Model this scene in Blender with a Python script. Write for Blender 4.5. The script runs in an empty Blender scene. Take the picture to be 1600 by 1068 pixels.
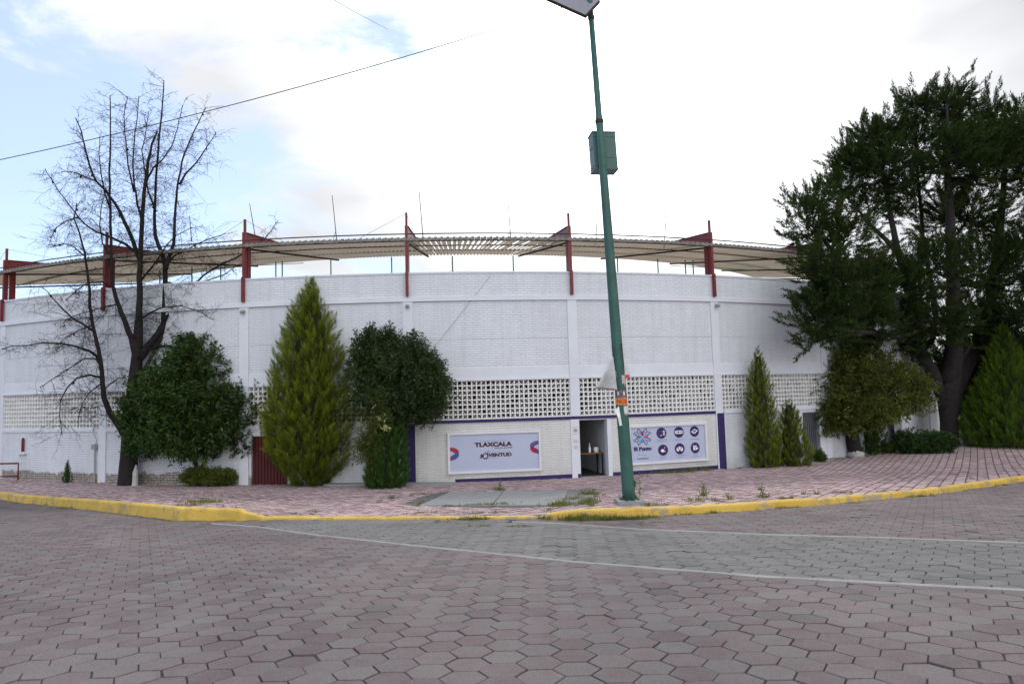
import bpy, math, random
import numpy as np
from mathutils import Vector, Matrix, noise
R_ = math.radians
PI = math.pi
random.seed(7)
rng = np.random.default_rng(11)
sc = bpy.context.scene
COL = sc.collection

# ---------------------------------------------------------------- camera
FPX, PITCH, ROLL = 1067.0, 0.0758, 0.028
cam_d = bpy.data.cameras.new('camera')
cam = bpy.data.objects.new('camera', cam_d)
COL.objects.link(cam)
cam_d.sensor_width = 36.0
cam_d.lens = 36.0 * FPX / 1600.0
cam_d.clip_start = 0.1
cam_d.clip_end = 2000
fw = Vector((0, math.cos(PITCH), math.sin(PITCH)))
up0 = Vector((0, -math.sin(PITCH), math.cos(PITCH)))
rt0 = Vector((1, 0, 0))
cr, sr = math.cos(ROLL), math.sin(ROLL)
rt = rt0 * cr - up0 * sr
up = rt0 * sr + up0 * cr
M = Matrix((rt, up, -fw)).transposed().to_4x4()
cam.matrix_world = M
sc.camera = cam

# ---------------------------------------------------------------- world, sun, exposure
SUN_AZ = R_(8)          # to the right of straight ahead
SUN_EL = R_(47)
w = bpy.data.worlds.new('World'); sc.world = w; w.use_nodes = True
nt = w.node_tree; nt.nodes.clear()
N = nt.nodes.new; L = nt.links.new
def mth(op, a, b=None, c=None, clamp=False, tree=None):
    t = tree or nt
    n = t.nodes.new('ShaderNodeMath'); n.operation = op; n.use_clamp = clamp
    for i, v in enumerate((a, b, c)):
        if v is None: continue
        if isinstance(v, (int, float)): n.inputs[i].default_value = v
        else: t.links.new(v, n.inputs[i])
    return n.outputs[0]
sky = N('ShaderNodeTexSky'); sky.sky_type = 'NISHITA'; sky.sun_disc = False
sky.sun_elevation = SUN_EL; sky.sun_rotation = SUN_AZ; sky.altitude = 2200
sky.air_density = 1.0; sky.dust_density = 1.0
tc = N('ShaderNodeTexCoord')
sep = N('ShaderNodeSeparateXYZ'); L(tc.outputs['Generated'], sep.inputs[0])
mp = N('ShaderNodeMapping'); mp.inputs['Scale'].default_value = (1.0, 1.0, 2.4); mp.inputs['Location'].default_value = (0.35, 0.1, 0.62)
L(tc.outputs['Generated'], mp.inputs[0])
n1 = N('ShaderNodeTexNoise'); n1.inputs['Scale'].default_value = 3.4; n1.inputs['Detail'].default_value = 9; n1.inputs['Roughness'].default_value = 0.6; n1.inputs['Distortion'].default_value = 0.35
L(mp.outputs[0], n1.inputs['Vector'])
n2 = N('ShaderNodeTexNoise'); n2.inputs['Scale'].default_value = 2.4; n2.inputs['Detail'].default_value = 4
L(mp.outputs[0], n2.inputs['Vector'])
# clouds thicken towards the sun side (right), open blue on the left
side = mth('MULTIPLY', sep.outputs['X'], 0.63)
cov = mth('ADD', mth('ADD', n1.outputs['Fac'], side), 0.0)
cmask = N('ShaderNodeMapRange'); cmask.interpolation_type = 'SMOOTHSTEP'
cmask.inputs['From Min'].default_value = 0.20; cmask.inputs['From Max'].default_value = 0.37
L(cov, cmask.inputs['Value'])
# cloud brightness: glow about the veiled sun, greyer far from it
sd = Vector((math.sin(SUN_AZ) * math.cos(SUN_EL * 0.62), math.cos(SUN_AZ) * math.cos(SUN_EL * 0.62), math.sin(SUN_EL * 0.62)))
dot = N('ShaderNodeVectorMath'); dot.operation = 'DOT_PRODUCT'
L(tc.outputs['Generated'], dot.inputs[0]); dot.inputs[1].default_value = sd
dcl = mth('MAXIMUM', dot.outputs['Value'], 0.0)
glow = mth('POWER', dcl, 32.0)
cb = mth('ADD', mth('MULTIPLY', glow, 2.2), 0.51)
cb = mth('ADD', cb, mth('MULTIPLY', mth('MAXIMUM', mth('MULTIPLY', sep.outputs['X'], -1.0), 0.0), 0.70))   # sunlit cumulus left
cb = mth('ADD', cb, mth('MULTIPLY', mth('MAXIMUM', mth('MULTIPLY', sep.outputs['Y'], -1.0), 0.0), 1.1))   # front-lit clouds behind the camera
grey = N('ShaderNodeMapRange'); grey.inputs['From Min'].default_value = 0.35; grey.inputs['From Max'].default_value = 0.65
grey.inputs['To Min'].default_value = 0.78; grey.inputs['To Max'].default_value = 1.28
L(n2.outputs['Fac'], grey.inputs['Value'])
cb = mth('MULTIPLY', cb, grey.outputs[0])
ccol = N('ShaderNodeCombineColor')
L(mth('MULTIPLY', cb, 0.97), ccol.inputs[0]); L(mth('MULTIPLY', cb, 0.985), ccol.inputs[1]); L(mth('MULTIPLY', cb, 1.02), ccol.inputs[2])
skm = N('ShaderNodeVectorMath'); skm.operation = 'MULTIPLY_ADD'
L(sky.outputs[0], skm.inputs[0]); skm.inputs[1].default_value = (0.085, 0.085, 0.085); skm.inputs[2].default_value = (0.29, 0.325, 0.41)
mixc = N('ShaderNodeMix'); mixc.data_type = 'RGBA'
L(cmask.outputs[0], mixc.inputs['Factor']); L(skm.outputs[0], mixc.inputs['A']); L(ccol.outputs[0], mixc.inputs['B'])
bg = N('ShaderNodeBackground'); bg.inputs['Strength'].default_value = 1.0
L(mixc.outputs['Result'], bg.inputs['Color'])
wo = N('ShaderNodeOutputWorld'); L(bg.outputs[0], wo.inputs['Surface'])

sl = bpy.data.lights.new('sun', 'SUN'); sl.energy = 0.9; sl.angle = R_(12); sl.color = (1.0, 0.95, 0.88)
so = bpy.data.objects.new('sun', sl); COL.objects.link(so)
sv = Vector((math.sin(SUN_AZ) * math.cos(SUN_EL), math.cos(SUN_AZ) * math.cos(SUN_EL), math.sin(SUN_EL)))
so.rotation_euler = sv.to_track_quat('Z', 'Y').to_euler()
so.location = sv * 100
sc.view_settings.view_transform = 'Standard'; sc.view_settings.look = 'None'
sc.view_settings.exposure = 0.5; sc.view_settings.gamma = 1.0
sc.view_settings.use_curve_mapping = False
sc.render.engine = 'CYCLES'
sc.cycles.max_bounces = 6; sc.cycles.diffuse_bounces = 3; sc.cycles.transparent_max_bounces = 8

# ---------------------------------------------------------------- survey: pixel rays, the ring, the ground
XC, YC, RR = -4.536, 55.266, 32.832          # centre and radius of the bullring
T0, DT = 0.034, 0.1684                       # pilaster 3 and the pilaster spacing (radians)
def TT(i): return T0 + DT * (i - 3)
def ray(px, py):
    x2 = (px - 800) / FPX; y2 = (py - 534) / FPX
    x = x2 * cr - y2 * sr; y = x2 * sr + y2 * cr
    c, s = math.cos(PITCH), math.sin(PITCH)
    return Vector((x, c + y * s, s - y * c))
def atY(px, py, Y):
    d = ray(px, py); return d * (Y / d.y)
def hfar(X):
    k = min(1, max(0, (X + 10) / 12.0)); k = k * k * (3 - 2 * k)
    return 2.74 + 0.13 * k
def road_h(X, Y):
    a = 1.25 + 0.0725 * Y; b = hfar(X); k = 0.12
    h = max(0, k - abs(a - b)) / k
    return min(a, b) - h * h * k * 0.25
def on_road(px, py):
    d = ray(px, py); lo, hi = 1.0, 120.0
    for _ in range(60):
        m = (lo + hi) / 2
        if d.z * m < -road_h(d.x * m, d.y * m): hi = m
        else: lo = m
    return d * lo
def cyl(t, z, r=RR): return Vector((XC + r * math.sin(t), YC - r * math.cos(t), z))

# kerb line: front foot, height
KERB_PX = [(-330, 745, .20), (-150, 763, .20), (0, 779.3, .20), (147, 796.5, .22), (278, 812.6, .235), (368, 812.2, .19), (410, 811.5, .05), (440, 811, .035),
           (600, 811, .03), (760, 810.5, .03), (832, 810.3, .035), (866, 810, .085), (905, 809.5, .13), (965, 807.5, .13), (1060, 803.5, .12), (1150, 798, .115),
           (1300, 787, .11), (1450, 773, .11), (1600, 751.5, .11), (1700, 737, .11), (1790, 724, .11)]
KERB = [(on_road(a, b), h) for a, b, h in KERB_PX]
KX = [k[0].x for k in KERB]; KY = [k[0].y for k in KERB]; KH = [k[1] for k in KERB]
def kerbY(X): return float(np.interp(X, KX, KY))
def kerbH(X): return float(np.interp(X, KX, KH))
def smH(X):
    return sum(kerbH(X + d) for d in (-.5, -.25, 0, .25, .5)) / 5
def walk_z(X, Y):
    d = (Y - kerbY(X)) / 7.0
    k = max(0.0, 1 - max(0, d)); k = k * k * (3 - 2 * k)
    return -road_h(X, Y) + 0.012 + (smH(X) - 0.02) * k
def on_walk(px, py):
    d = ray(px, py); lo, hi = 5.0, 120.0
    for _ in range(60):
        m = (lo + hi) / 2
        if d.z * m < walk_z(d.x * m, d.y * m): hi = m
        else: lo = m
    return d * lo

# ---------------------------------------------------------------- materials
def new_mat(name):
    m = bpy.data.materials.new(name); m.use_nodes = True
    t = m.node_tree; b = t.nodes['Principled BSDF']
    return m, t, b
def noise_n(t, scale, detail=4, rough=.55, vec=None):
    n = t.nodes.new('ShaderNodeTexNoise'); n.inputs['Scale'].default_value = scale
    n.inputs['Detail'].default_value = detail; n.inputs['Roughness'].default_value = rough
    if vec is None:
        g = t.nodes.new('ShaderNodeNewGeometry'); vec = g.outputs['Position']
    t.links.new(vec, n.inputs['Vector']); return n.outputs['Fac']
def ramp(t, fac, stops):
    r = t.nodes.new('ShaderNodeValToRGB'); e = r.color_ramp.elements
    while len(e) > 1: e.remove(e[-1])
    e[0].position = stops[0][0]; e[0].color = (*stops[0][1], 1)
    for p_, c in stops[1:]:
        x = e.new(p_); x.color = (*c, 1)
    t.links.new(fac, r.inputs[0]); return r.outputs[0]
def mixcol(t, f, a, b, mode='MIX'):
    n = t.nodes.new('ShaderNodeMix'); n.data_type = 'RGBA'; n.blend_type = mode
    for k, v in (('Factor', f), ('A', a), ('B', b)):
        if isinstance(v, (int, float)): n.inputs[k].default_value = v
        elif isinstance(v, tuple): n.inputs[k].default_value = (*v, 1)
        else: t.links.new(v, n.inputs[k])
    return n.outputs['Result']
def bump(t, b, h, dist=.01, strength=.6):
    n = t.nodes.new('ShaderNodeBump'); n.inputs['Strength'].default_value = strength; n.inputs['Distance'].default_value = dist
    t.links.new(h, n.inputs['Height']); t.links.new(n.outputs[0], b.inputs['Normal'])
def paint(name, col, rough=.6, var=.12, scale=3.0, dirt=None, metal=0.0, ):
    m, t, b = new_mat(name)
    f = noise_n(t, scale, 6, .65)
    lo = tuple(c * (1 - var) for c in col); hi = tuple(min(1, c * (1 + var)) for c in col)
    c = ramp(t, f, [(.3, lo), (.7, hi)])
    if dirt:
        f2 = noise_n(t, scale * 4.5, 8, .75)
        mask = ramp(t, f2, [(.56, (0, 0, 0)), (.66, (1, 1, 1))])
        c = mixcol(t, mask, c, dirt)
    t.links.new(c, b.inputs['Base Color']); b.inputs['Roughness'].default_value = rough
    b.inputs['Metallic'].default_value = metal
    b.inputs['Specular IOR Level'].default_value = .3
    bump(t, b, f, .004, .4)
    return m
def ring_coords(t):
    """arc length along the ring and height, as a vector"""
    g = t.nodes.new('ShaderNodeNewGeometry'); s = t.nodes.new('ShaderNodeSeparateXYZ'); t.links.new(g.outputs['Position'], s.inputs[0])
    dx = mth('SUBTRACT', s.outputs['X'], XC, tree=t); dy = mth('SUBTRACT', YC, s.outputs['Y'], tree=t)
    a = mth('MULTIPLY', mth('ARCTAN2', dx, dy, tree=t), RR, tree=t)
    c = t.nodes.new('ShaderNodeCombineXYZ'); t.links.new(a, c.inputs[0]); t.links.new(s.outputs['Z'], c.inputs[1])
    return c.outputs[0], a, s.outputs['Z']
def brick_paint(name, coords='ring', wear=True, tint=(.72, .74, .785)):
    m, t, b = new_mat(name)
    if coords == 'ring': vec, arc, z = ring_coords(t)
    else:
        g = t.nodes.new('ShaderNodeNewGeometry'); s = t.nodes.new('ShaderNodeSeparateXYZ'); t.links.new(g.outputs['Position'], s.inputs[0])
        arc = mth('ADD', mth('MULTIPLY', s.outputs['X'], .63, tree=t), mth('MULTIPLY', s.outputs['Y'], .78, tree=t), tree=t); z = s.outputs['Z']
        c = t.nodes.new('ShaderNodeCombineXYZ'); t.links.new(arc, c.inputs[0]); t.links.new(z, c.inputs[1]); vec = c.outputs[0]
    wob = t.nodes.new('ShaderNodeTexNoise'); wob.inputs['Scale'].default_value = 5; wob.inputs['Detail'].default_value = 3; t.links.new(vec, wob.inputs['Vector'])
    va = t.nodes.new('ShaderNodeVectorMath'); va.operation = 'MULTIPLY_ADD'; t.links.new(wob.outputs['Color'], va.inputs[0]); va.inputs[1].default_value = (.012, .012, 0); t.links.new(vec, va.inputs[2])
    br = t.nodes.new('ShaderNodeTexBrick'); t.links.new(va.outputs[0], br.inputs['Vector'])
    br.inputs['Scale'].default_value = 1; br.inputs['Brick Width'].default_value = .25; br.inputs['Row Height'].default_value = .08
    br.inputs['Mortar Size'].default_value = .011; br.inputs['Mortar Smooth'].default_value = .35
    br.inputs['Color1'].default_value = (.98, .98, .98, 1); br.inputs['Color2'].default_value = (.94, .94, .94, 1); br.inputs['Mortar'].default_value = (.84, .84, .845, 1)
    big = noise_n(t, .5, 5, .6); 
    base = ramp(t, big, [(.3, tuple(c * .93 for c in tint)), (.7, tuple(c * 1.04 for c in tint))])
    col = mixcol(t, 1.0, base, br.outputs['Color'], 'MULTIPLY')
    # raked bed joints read stronger than the filled upright ones
    wz = t.nodes.new('ShaderNodeSeparateXYZ'); t.links.new(va.outputs[0], wz.inputs[0])
    bed = mth('SUBTRACT', 1.0, mth('MULTIPLY', mth('PINGPONG', wz.outputs['Y'], .08 / 2, tree=t), 1 / .010, clamp=True, tree=t), tree=t)
    col = mixcol(t, mth('MULTIPLY', bed, mth('ADD', .12, mth('MULTIPLY', noise_n(t, 3.5, 4), .55, tree=t), tree=t), tree=t), col, (.40, .40, .415))
    # fine chips
    chips = ramp(t, noise_n(t, 22, 5, .8), [(.66, (0, 0, 0)), (.72, (1, 1, 1))])
    col = mixcol(t, mth('MULTIPLY', chips, .35, tree=t), col, (.45, .42, .40))
    # rain streaks hanging from the ledges
    st = t.nodes.new('ShaderNodeMapping'); st.inputs['Scale'].default_value = (3.0, .35, 1); t.links.new(vec, st.inputs[0])
    sn = noise_n(t, 1.4, 6, .7, st.outputs[0])
    col = mixcol(t, mth('MULTIPLY', ramp(t, sn, [(.46, (0, 0, 0)), (.72, (1, 1, 1))]), .34, tree=t), col, (.44, .44, .44))
    # rain-splashed grime along the foot of the wall
    gz = mth('MULTIPLY', mth('SUBTRACT', -2.25, z, tree=t), 1.4, clamp=True, tree=t)
    gm = mth('MULTIPLY', gz, ramp(t, noise_n(t, 2.6, 8, .75), [(.38, (0, 0, 0)), (.62, (1, 1, 1))]), tree=t)
    col = mixcol(t, mth('MULTIPLY', gm, .55, tree=t), col, (.34, .31, .27))
    if wear:
        # paint flaked off the lowest courses, mostly left of the red gate
        hz = mth('MULTIPLY', mth('SUBTRACT', -2.30, z, tree=t), 1.6, tree=t)
        lf = mth('MULTIPLY', mth('SUBTRACT', -4.2, arc, tree=t), .35, clamp=False, tree=t)
        lf = mth('MAXIMUM', mth('MINIMUM', lf, .20, tree=t), -.75, tree=t)
        pn = noise_n(t, 1.9, 9, .72)
        v = mth('ADD', mth('ADD', pn, hz, tree=t), lf, tree=t)
        v = mth('ADD', v, mth('MULTIPLY', br.outputs['Fac'], -.06, tree=t), tree=t)
        mask = ramp(t, v, [(.72, (0, 0, 0)), (.75, (1, 1, 1))])
        raw = mixcol(t, br.outputs['Fac'], ramp(t, noise_n(t, 9, 5, .7), [(.3, (.20, .175, .15)), (.52, (.36, .32, .28)), (.72, (.60, .58, .55))]), (.10, .09, .08))
        col = mixcol(t, mask, col, raw)
    t.links.new(col, b.inputs['Base Color']); b.inputs['Roughness'].default_value = .75; b.inputs['Specular IOR Level'].default_value = .25
    bump(t, b, mth('SUBTRACT', mth('MULTIPLY', noise_n(t, 60, 3), .3, tree=t), br.outputs['Fac'], tree=t), .012, .8)
    return m
def leaf_mat(name, c1, c2, c3, trans=.25, attr=None, rough=.5, spec=.3):
    m, t, b = new_mat(name)
    g = t.nodes.new('ShaderNodeNewGeometry')
    c = ramp(t, g.outputs['Random Per Island'], [(0, c1), (.5, c2), (.93, c2), (1, c3)])
    n = noise_n(t, .9, 3)
    c = mixcol(t, 1.0, c, ramp(t, n, [(.3, (.8, .8, .8)), (.7, (1.15, 1.15, 1.05))]), 'MULTIPLY')
    if attr:
        a = t.nodes.new('ShaderNodeAttribute'); a.attribute_name = 'tip'
        c = mixcol(t, a.outputs['Fac'], c, attr)
    t.links.new(c, b.inputs['Base Color']); b.inputs['Roughness'].default_value = rough; b.inputs['Specular IOR Level'].default_value = spec
    tr = t.nodes.new('ShaderNodeBsdfTranslucent'); t.links.new(mixcol(t, 1.0, c, (1.2, 1.35, .6), 'MULTIPLY'), tr.inputs['Color'])
    mx = t.nodes.new('ShaderNodeMixShader'); mx.inputs[0].default_value = trans
    t.links.new(b.outputs[0], mx.inputs[1]); t.links.new(tr.outputs[0], mx.inputs[2])
    t.links.new(mx.outputs[0], t.nodes['Material Output'].inputs['Surface'])
    return m
def paver_mat(name, ca, cb_, cc, dust=(.3, .29, .28), dustamt=.35, stain=(.86, 1.08), tone=1.0):
    m, t, b = new_mat(name)
    g = t.nodes.new('ShaderNodeNewGeometry')
    isl = g.outputs['Random Per Island']
    mixf = mth('ADD', mth('MULTIPLY', noise_n(t, 5.5, 4, .6), .85, tree=t), mth('MULTIPLY', isl, .22, tree=t), tree=t)
    c = ramp(t, mixf, [(.36, ca), (.50, cb_), (.64, cc)])
    c = mixcol(t, 1.0, c, ramp(t, isl, [(q_, (1 + (v_ - 1) * tone,) * 3) for q_, v_ in ((0, .86), (.3, .96), (.7, 1.03), (.95, 1.08), (1, .74))]), 'MULTIPLY')
    c = mixcol(t, 1.0, c, ramp(t, noise_n(t, .55, 5, .6), [(.3, (.86, .86, .87)), (.7, (1.12, 1.11, 1.10))]), 'MULTIPLY')
    c = mixcol(t, 1.0, c, ramp(t, noise_n(t, .22, 7, .68), [(.36, (stain[0],) * 3), (.52, (1, 1, 1)), (.68, (stain[1],) * 3)]), 'MULTIPLY')
    oil = ramp(t, noise_n(t, 1.05, 6, .6), [(.66, (0, 0, 0)), (.74, (1, 1, 1))])
    c = mixcol(t, mth('MULTIPLY', oil, .40, tree=t), c, tuple(x * .45 for x in ca))
    c = mixcol(t, 1.0, c, ramp(t, noise_n(t, 90, 3, .8), [(.35, (.72, .72, .72)), (.62, (1.22, 1.22, 1.22))]), 'MULTIPLY')
    d = ramp(t, noise_n(t, 1.7, 8, .7), [(.5, (0, 0, 0)), (.72, (1, 1, 1))])
    c = mixcol(t, mth('MULTIPLY', d, dustamt, tree=t), c, dust)
    t.links.new(c, b.inputs['Base Color']); b.inputs['Roughness'].default_value = .82; b.inputs['Specular IOR Level'].default_value = .3
    bump(t, b, noise_n(t, 70, 4, .7), .006, .7)
    return m
MT = {}
MT['brick'] = brick_paint('painted_brick')
MT['brick_plain'] = brick_paint('painted_brick_plain', wear=False)
MT['brick_warm'] = brick_paint('painted_brick_warm', wear=False, tint=(.69, .69, .665))
MT['brick_annex'] = brick_paint('painted_brick_annex', coords='line', wear=False)
MT['plaster'] = paint('white_plaster', (.64, .66, .70), .8, .05, 1.2, None)
MT['lattice'] = paint('white_block', (.76, .75, .73), .8, .06, 2.5, None)
MT['purple'] = paint('purple_paint', (.030, .019, .095), .6, .2, 5)
MT['red'] = paint('red_steel', (.165, .020, .020), .45, .15, 2.5, (.12, .03, .02))
MT['redgate'] = paint('red_gate', (.075, .011, .011), .5, .12, 2)
MT['darkred'] = paint('dark_red', (.13, .010, .010), .6, .1, 6)
MT['greygate'] = paint('grey_gate', (.10, .105, .125), .5, .12, 2)
MT['rust'] = paint('rust_steel', (.05, .03, .025), .8, .3, 8)
MT['galv'] = paint('galvanised', (.33, .33, .33), .5, .15, 4, None, .3)
MT['pipegreen'] = paint('green_rail', (.05, .17, .14), .5, .1, 4)
MT['pole'] = paint('green_pole', (.038, .105, .086), .42, .22, 3, (.05, .11, .09))
MT['box'] = paint('box_green', (.07, .14, .125), .45, .08, 3)
MT['black'] = paint('black', (.015, .015, .016), .6, .1, 5)
MT['wire'] = paint('wire_black', (.03, .03, .032), .6, .1, 5)
MT['wood'] = paint('table_wood', (.20, .09, .045), .5, .2, 8)
MT['white'] = paint('white', (.80, .80, .80), .5, .03, 4)
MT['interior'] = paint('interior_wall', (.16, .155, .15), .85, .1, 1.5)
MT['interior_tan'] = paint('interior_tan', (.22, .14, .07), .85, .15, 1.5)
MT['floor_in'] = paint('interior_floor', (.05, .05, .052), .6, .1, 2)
MT['yellow'] = paint('kerb_yellow', (.62, .37, .045), .7, .14, 3.5, (.30, .27, .22))
MT['concrete'] = paint('concrete', (.28, .285, .28), .85, .10, 2.2, (.20, .20, .19))
MT['line'] = paint('mortar_strip', (.30, .29, .275), .9, .12, 5, (.24, .225, .21))
MT['signboard'] = paint('sign_vinyl', (.43, .47, .60), .35, .03, 2)
MT['signframe'] = paint('sign_frame', (.66, .65, .67), .45, .05, 3)
MT['navy'] = paint('ink_navy', (.035, .015, .10), .5, .03, 5)
MT['maroon'] = paint('ink_maroon', (.055, .006, .028), .5, .03, 5)
MT['crimson'] = paint('ink_crimson', (.33, .012, .05), .5, .25, 22)
MT['steelblue'] = paint('ink_blue', (.05, .085, .24), .5, .35, 22)
MT['bannercloth'] = paint('banner_cloth', (.50, .51, .54), .7, .12, 7)
MT['greyink'] = paint('ink_grey', (.20, .21, .28), .5, .03, 5)
MT['magentared'] = paint('ink_rose', (.42, .04, .12), .5, .2, 12)
MT['magenta'] = paint('ink_magenta', (.28, .01, .22), .5, .03, 5)
MT['cyan'] = paint('ink_cyan', (.04, .33, .60), .5, .03, 5)
MT['teal'] = paint('ink_teal', (.03, .26, .22), .5, .03, 5)
MT['coral'] = paint('ink_coral', (.55, .09, .10), .5, .03, 5)
MT['poster'] = paint('poster_paper', (.62, .61, .60), .7, .10, 9)
MT['posterbrown'] = paint('poster_brown', (.22, .13, .11), .7, .35, 18)
MT['orange'] = paint('poster_orange', (.70, .30, .09), .7, .12, 9)
MT['orangered'] = paint('poster_red', (.55, .06, .02), .7, .1, 9)
MT['tape'] = paint('poster_tape', (.45, .43, .40), .7, .15, 9)
MT['printgrey'] = paint('poster_print', (.30, .30, .32), .7, .2, 30)
MT['bark'] = paint('bark', (.024, .019, .018), .9, .45, 9)
MT['deadwood'] = paint('dead_wood', (.020, .015, .015), .9, .35, 9)
MT['barklight'] = paint('bark_light', (.13, .105, .085), .9, .4, 9)
MT['twigshade'] = paint('shaded_twig_core', (.022, .024, .010), .95, .5, 14)  # dead twig colour, darkened to stand in for shade inside the crown
MT['whitewash'] = paint('whitewash', (.42, .41, .40), .9, .3, 12)
MT['soil'] = paint('soil', (.10, .085, .06), .95, .35, 2.2, (.06, .075, .03))
MT['joint'] = paint('joint_sand', (.062, .056, .054), .95, .3, 14)
MT['jointfar'] = paint('road_far', (.11, .10, .098), .95, .15, 3)
MT['gravel'] = paint('gravel_patch', (.22, .215, .20), .95, .35, 14, (.13, .14, .08))
MT['solar'] = paint('solar_back', (.24, .24, .27), .6, .08, 3)
MT['glasswhite'] = paint('bottle', (.75, .78, .80), .3, .03, 4)
MT['road'] = paver_mat('pink_hex_paver', (.158, .121, .125), (.170, .136, .137), (.163, .148, .144), (.20, .185, .18), .4)
MT['roadgrey'] = paver_mat('grey_hex_paver', (.165, .162, .155), (.185, .182, .175), (.155, .152, .148), (.24, .235, .22), .4)
MT['walk'] = paver_mat('pink_interlocking_paver', (.545, .355, .365), (.57, .40, .405), (.53, .42, .41), (.50, .42, .41), .25, (.90, 1.03), 1.3)
MT['walkjoint'] = paint('walk_joint', (.12, .095, .095), .95, .3, 14)
MT['walkgrey'] = paver_mat('grey_paver', (.15, .15, .145), (.18, .18, .17), (.15, .15, .145), (.2, .2, .19), .4)
MT['leaf_dark'] = leaf_mat('leaf_dark', (.024, .050, .012), (.044, .088, .018), (.15, .19, .04), .28)
MT['leaf_laurel'] = leaf_mat('leaf_laurel', (.022, .042, .014), (.038, .066, .020), (.12, .15, .06), .22, None, .42)
MT['leaf_olive'] = leaf_mat('leaf_olive', (.062, .082, .016), (.105, .125, .024), (.27, .23, .04), .3)
MT['leaf_yellow'] = leaf_mat('leaf_goldcypress', (.042, .070, .010), (.080, .115, .014), (.17, .19, .02), .32, (.42, .44, .035), .7, .1)
MT['leaf_cypress'] = leaf_mat('leaf_cypress', (.035, .072, .012), (.060, .115, .016), (.12, .17, .02), .3, (.22, .30, .03), .7, .1)
MT['leaf_bluegreen'] = leaf_mat('leaf_darkcypress', (.018, .050, .014), (.036, .088, .018), (.07, .14, .03), .25, (.12, .24, .035), .7, .1)
MT['needle'] = leaf_mat('pine_needle', (.018, .033, .010), (.036, .058, .015), (.095, .12, .03), .16, None, .7, .08)
MT['hedge'] = leaf_mat('leaf_hedge', (.022, .055, .014), (.040, .085, .020), (.09, .14, .03), .22)
MT['hedgeyellow'] = leaf_mat('leaf_hedge_yellow', (.06, .09, .014), (.12, .15, .022), (.26, .26, .05), .3)
MT['grass'] = leaf_mat('weed', (.08, .10, .022), (.17, .18, .05), (.38, .33, .14), .25)
MT['petal'] = leaf_mat('flower', (.42, .40, .16), (.50, .48, .22), (.55, .52, .3), .2)
MT['redpetal'] = leaf_mat('dandelion', (.65, .50, .05), (.70, .55, .06), (.7, .6, .1), .2)
# translucent fibre roofing, stained
m, t, b = new_mat('roof_sheet'); 
c = ramp(t, noise_n(t, .8, 6, .65), [(.3, (.52, .44, .34)), (.7, (.68, .60, .49))])
t.links.new(c, b.inputs['Base Color']); b.inputs['Roughness'].default_value = .6
tr = t.nodes.new('ShaderNodeBsdfTranslucent'); t.links.new(c, tr.inputs['Color'])
mx = t.nodes.new('ShaderNodeMixShader'); mx.inputs[0].default_value = .33
t.links.new(b.outputs[0], mx.inputs[1]); t.links.new(tr.outputs[0], mx.inputs[2]); t.links.new(mx.outputs[0], t.nodes['Material Output'].inputs['Surface'])
MT['roof'] = m
MT['purlin'] = paint('purlin_tan', (.13, .09, .06), .8, .2, 5)
MT['roofgrey'] = paint('roof_edge', (.20, .19, .18), .7, .3, 3, (.07, .055, .05))

# ---------------------------------------------------------------- mesh helpers
class MB:
    def __init__(s): s.v = []; s.f = []; s.m = []
    def add(s, vs, fs, mi=0):
        o = len(s.v); s.v += [tuple(v) for v in vs]; s.f += [tuple(i + o for i in f) for f in fs]; s.m += [mi] * len(fs)
    def hexa(s, p, mi=0):            # 8 corners: bottom loop then top loop
        s.add(p, [(3, 2, 1, 0), (4, 5, 6, 7), (0, 1, 5, 4), (1, 2, 6, 5), (2, 3, 7, 6), (3, 0, 4, 7)], mi)
    def box(s, c, x, y, z, mi=0):    # centre and three half-axis vectors
        c = Vector(c); x = Vector(x); y = Vector(y); z = Vector(z)
        s.hexa([c - x - y - z, c + x - y - z, c + x + y - z, c - x + y - z, c - x - y + z, c + x - y + z, c + x + y + z, c - x + y + z], mi)
    def tube(s, pts, rad, n=6, mi=0, cap=True):
        pts = [Vector(p) for p in pts]
        if isinstance(rad, (int, float)): rad = [rad] * len(pts)
        o = len(s.v); k = len(pts); ref = None
        for i, p in enumerate(pts):
            d = (pts[min(i + 1, k - 1)] - pts[max(i - 1, 0)])
            if d.length < 1e-9: d = Vector((0, 0, 1))
            d.normalize()
            if ref is None:
                ref = d.orthogonal().normalized()
            ref = (ref - d * ref.dot(d))
            ref = ref.normalized() if ref.length > 1e-6 else d.orthogonal().normalized()
            bb = d.cross(ref)
            for j in range(n):
                a = 2 * PI * j / n
                s.v.append(tuple(p + (ref * math.cos(a) + bb * math.sin(a)) * rad[i]))
        for i in range(k - 1):
            for j in range(n):
                a = o + i * n + j; b_ = o + i * n + (j + 1) % n
                s.f.append((a, b_, b_ + n, a + n)); s.m.append(mi)
        if cap:
            s.f.append(tuple(o + j for j in range(n))[::-1]); s.m.append(mi)
            s.f.append(tuple(o + (k - 1) * n + j for j in range(n))); s.m.append(mi)
    def arc(s, t0, t1, z0, z1, r0, r1, mi=0, step=.014):   # curved slab of the ring, r0 outer face, r1 inner
        n = max(1, int(math.ceil((t1 - t0) / step)))
        o = len(s.v)
        for i in range(n + 1):
            t_ = t0 + (t1 - t0) * i / n
            for r, z in ((r0, z0), (r0, z1), (r1, z1), (r1, z0)): s.v.append(tuple(cyl(t_, z, r)))
        for i in range(n):
            for j in range(4):
                a = o + i * 4 + j; b_ = o + i * 4 + (j + 1) % 4
                s.f.append((a, a + 4, b_ + 4, b_)); s.m.append(mi)
        s.f.append((o, o + 1, o + 2, o + 3)); e = o + n * 4; s.f.append((e + 3, e + 2, e + 1, e)); s.m += [mi, mi]
ORIG = {}
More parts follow.
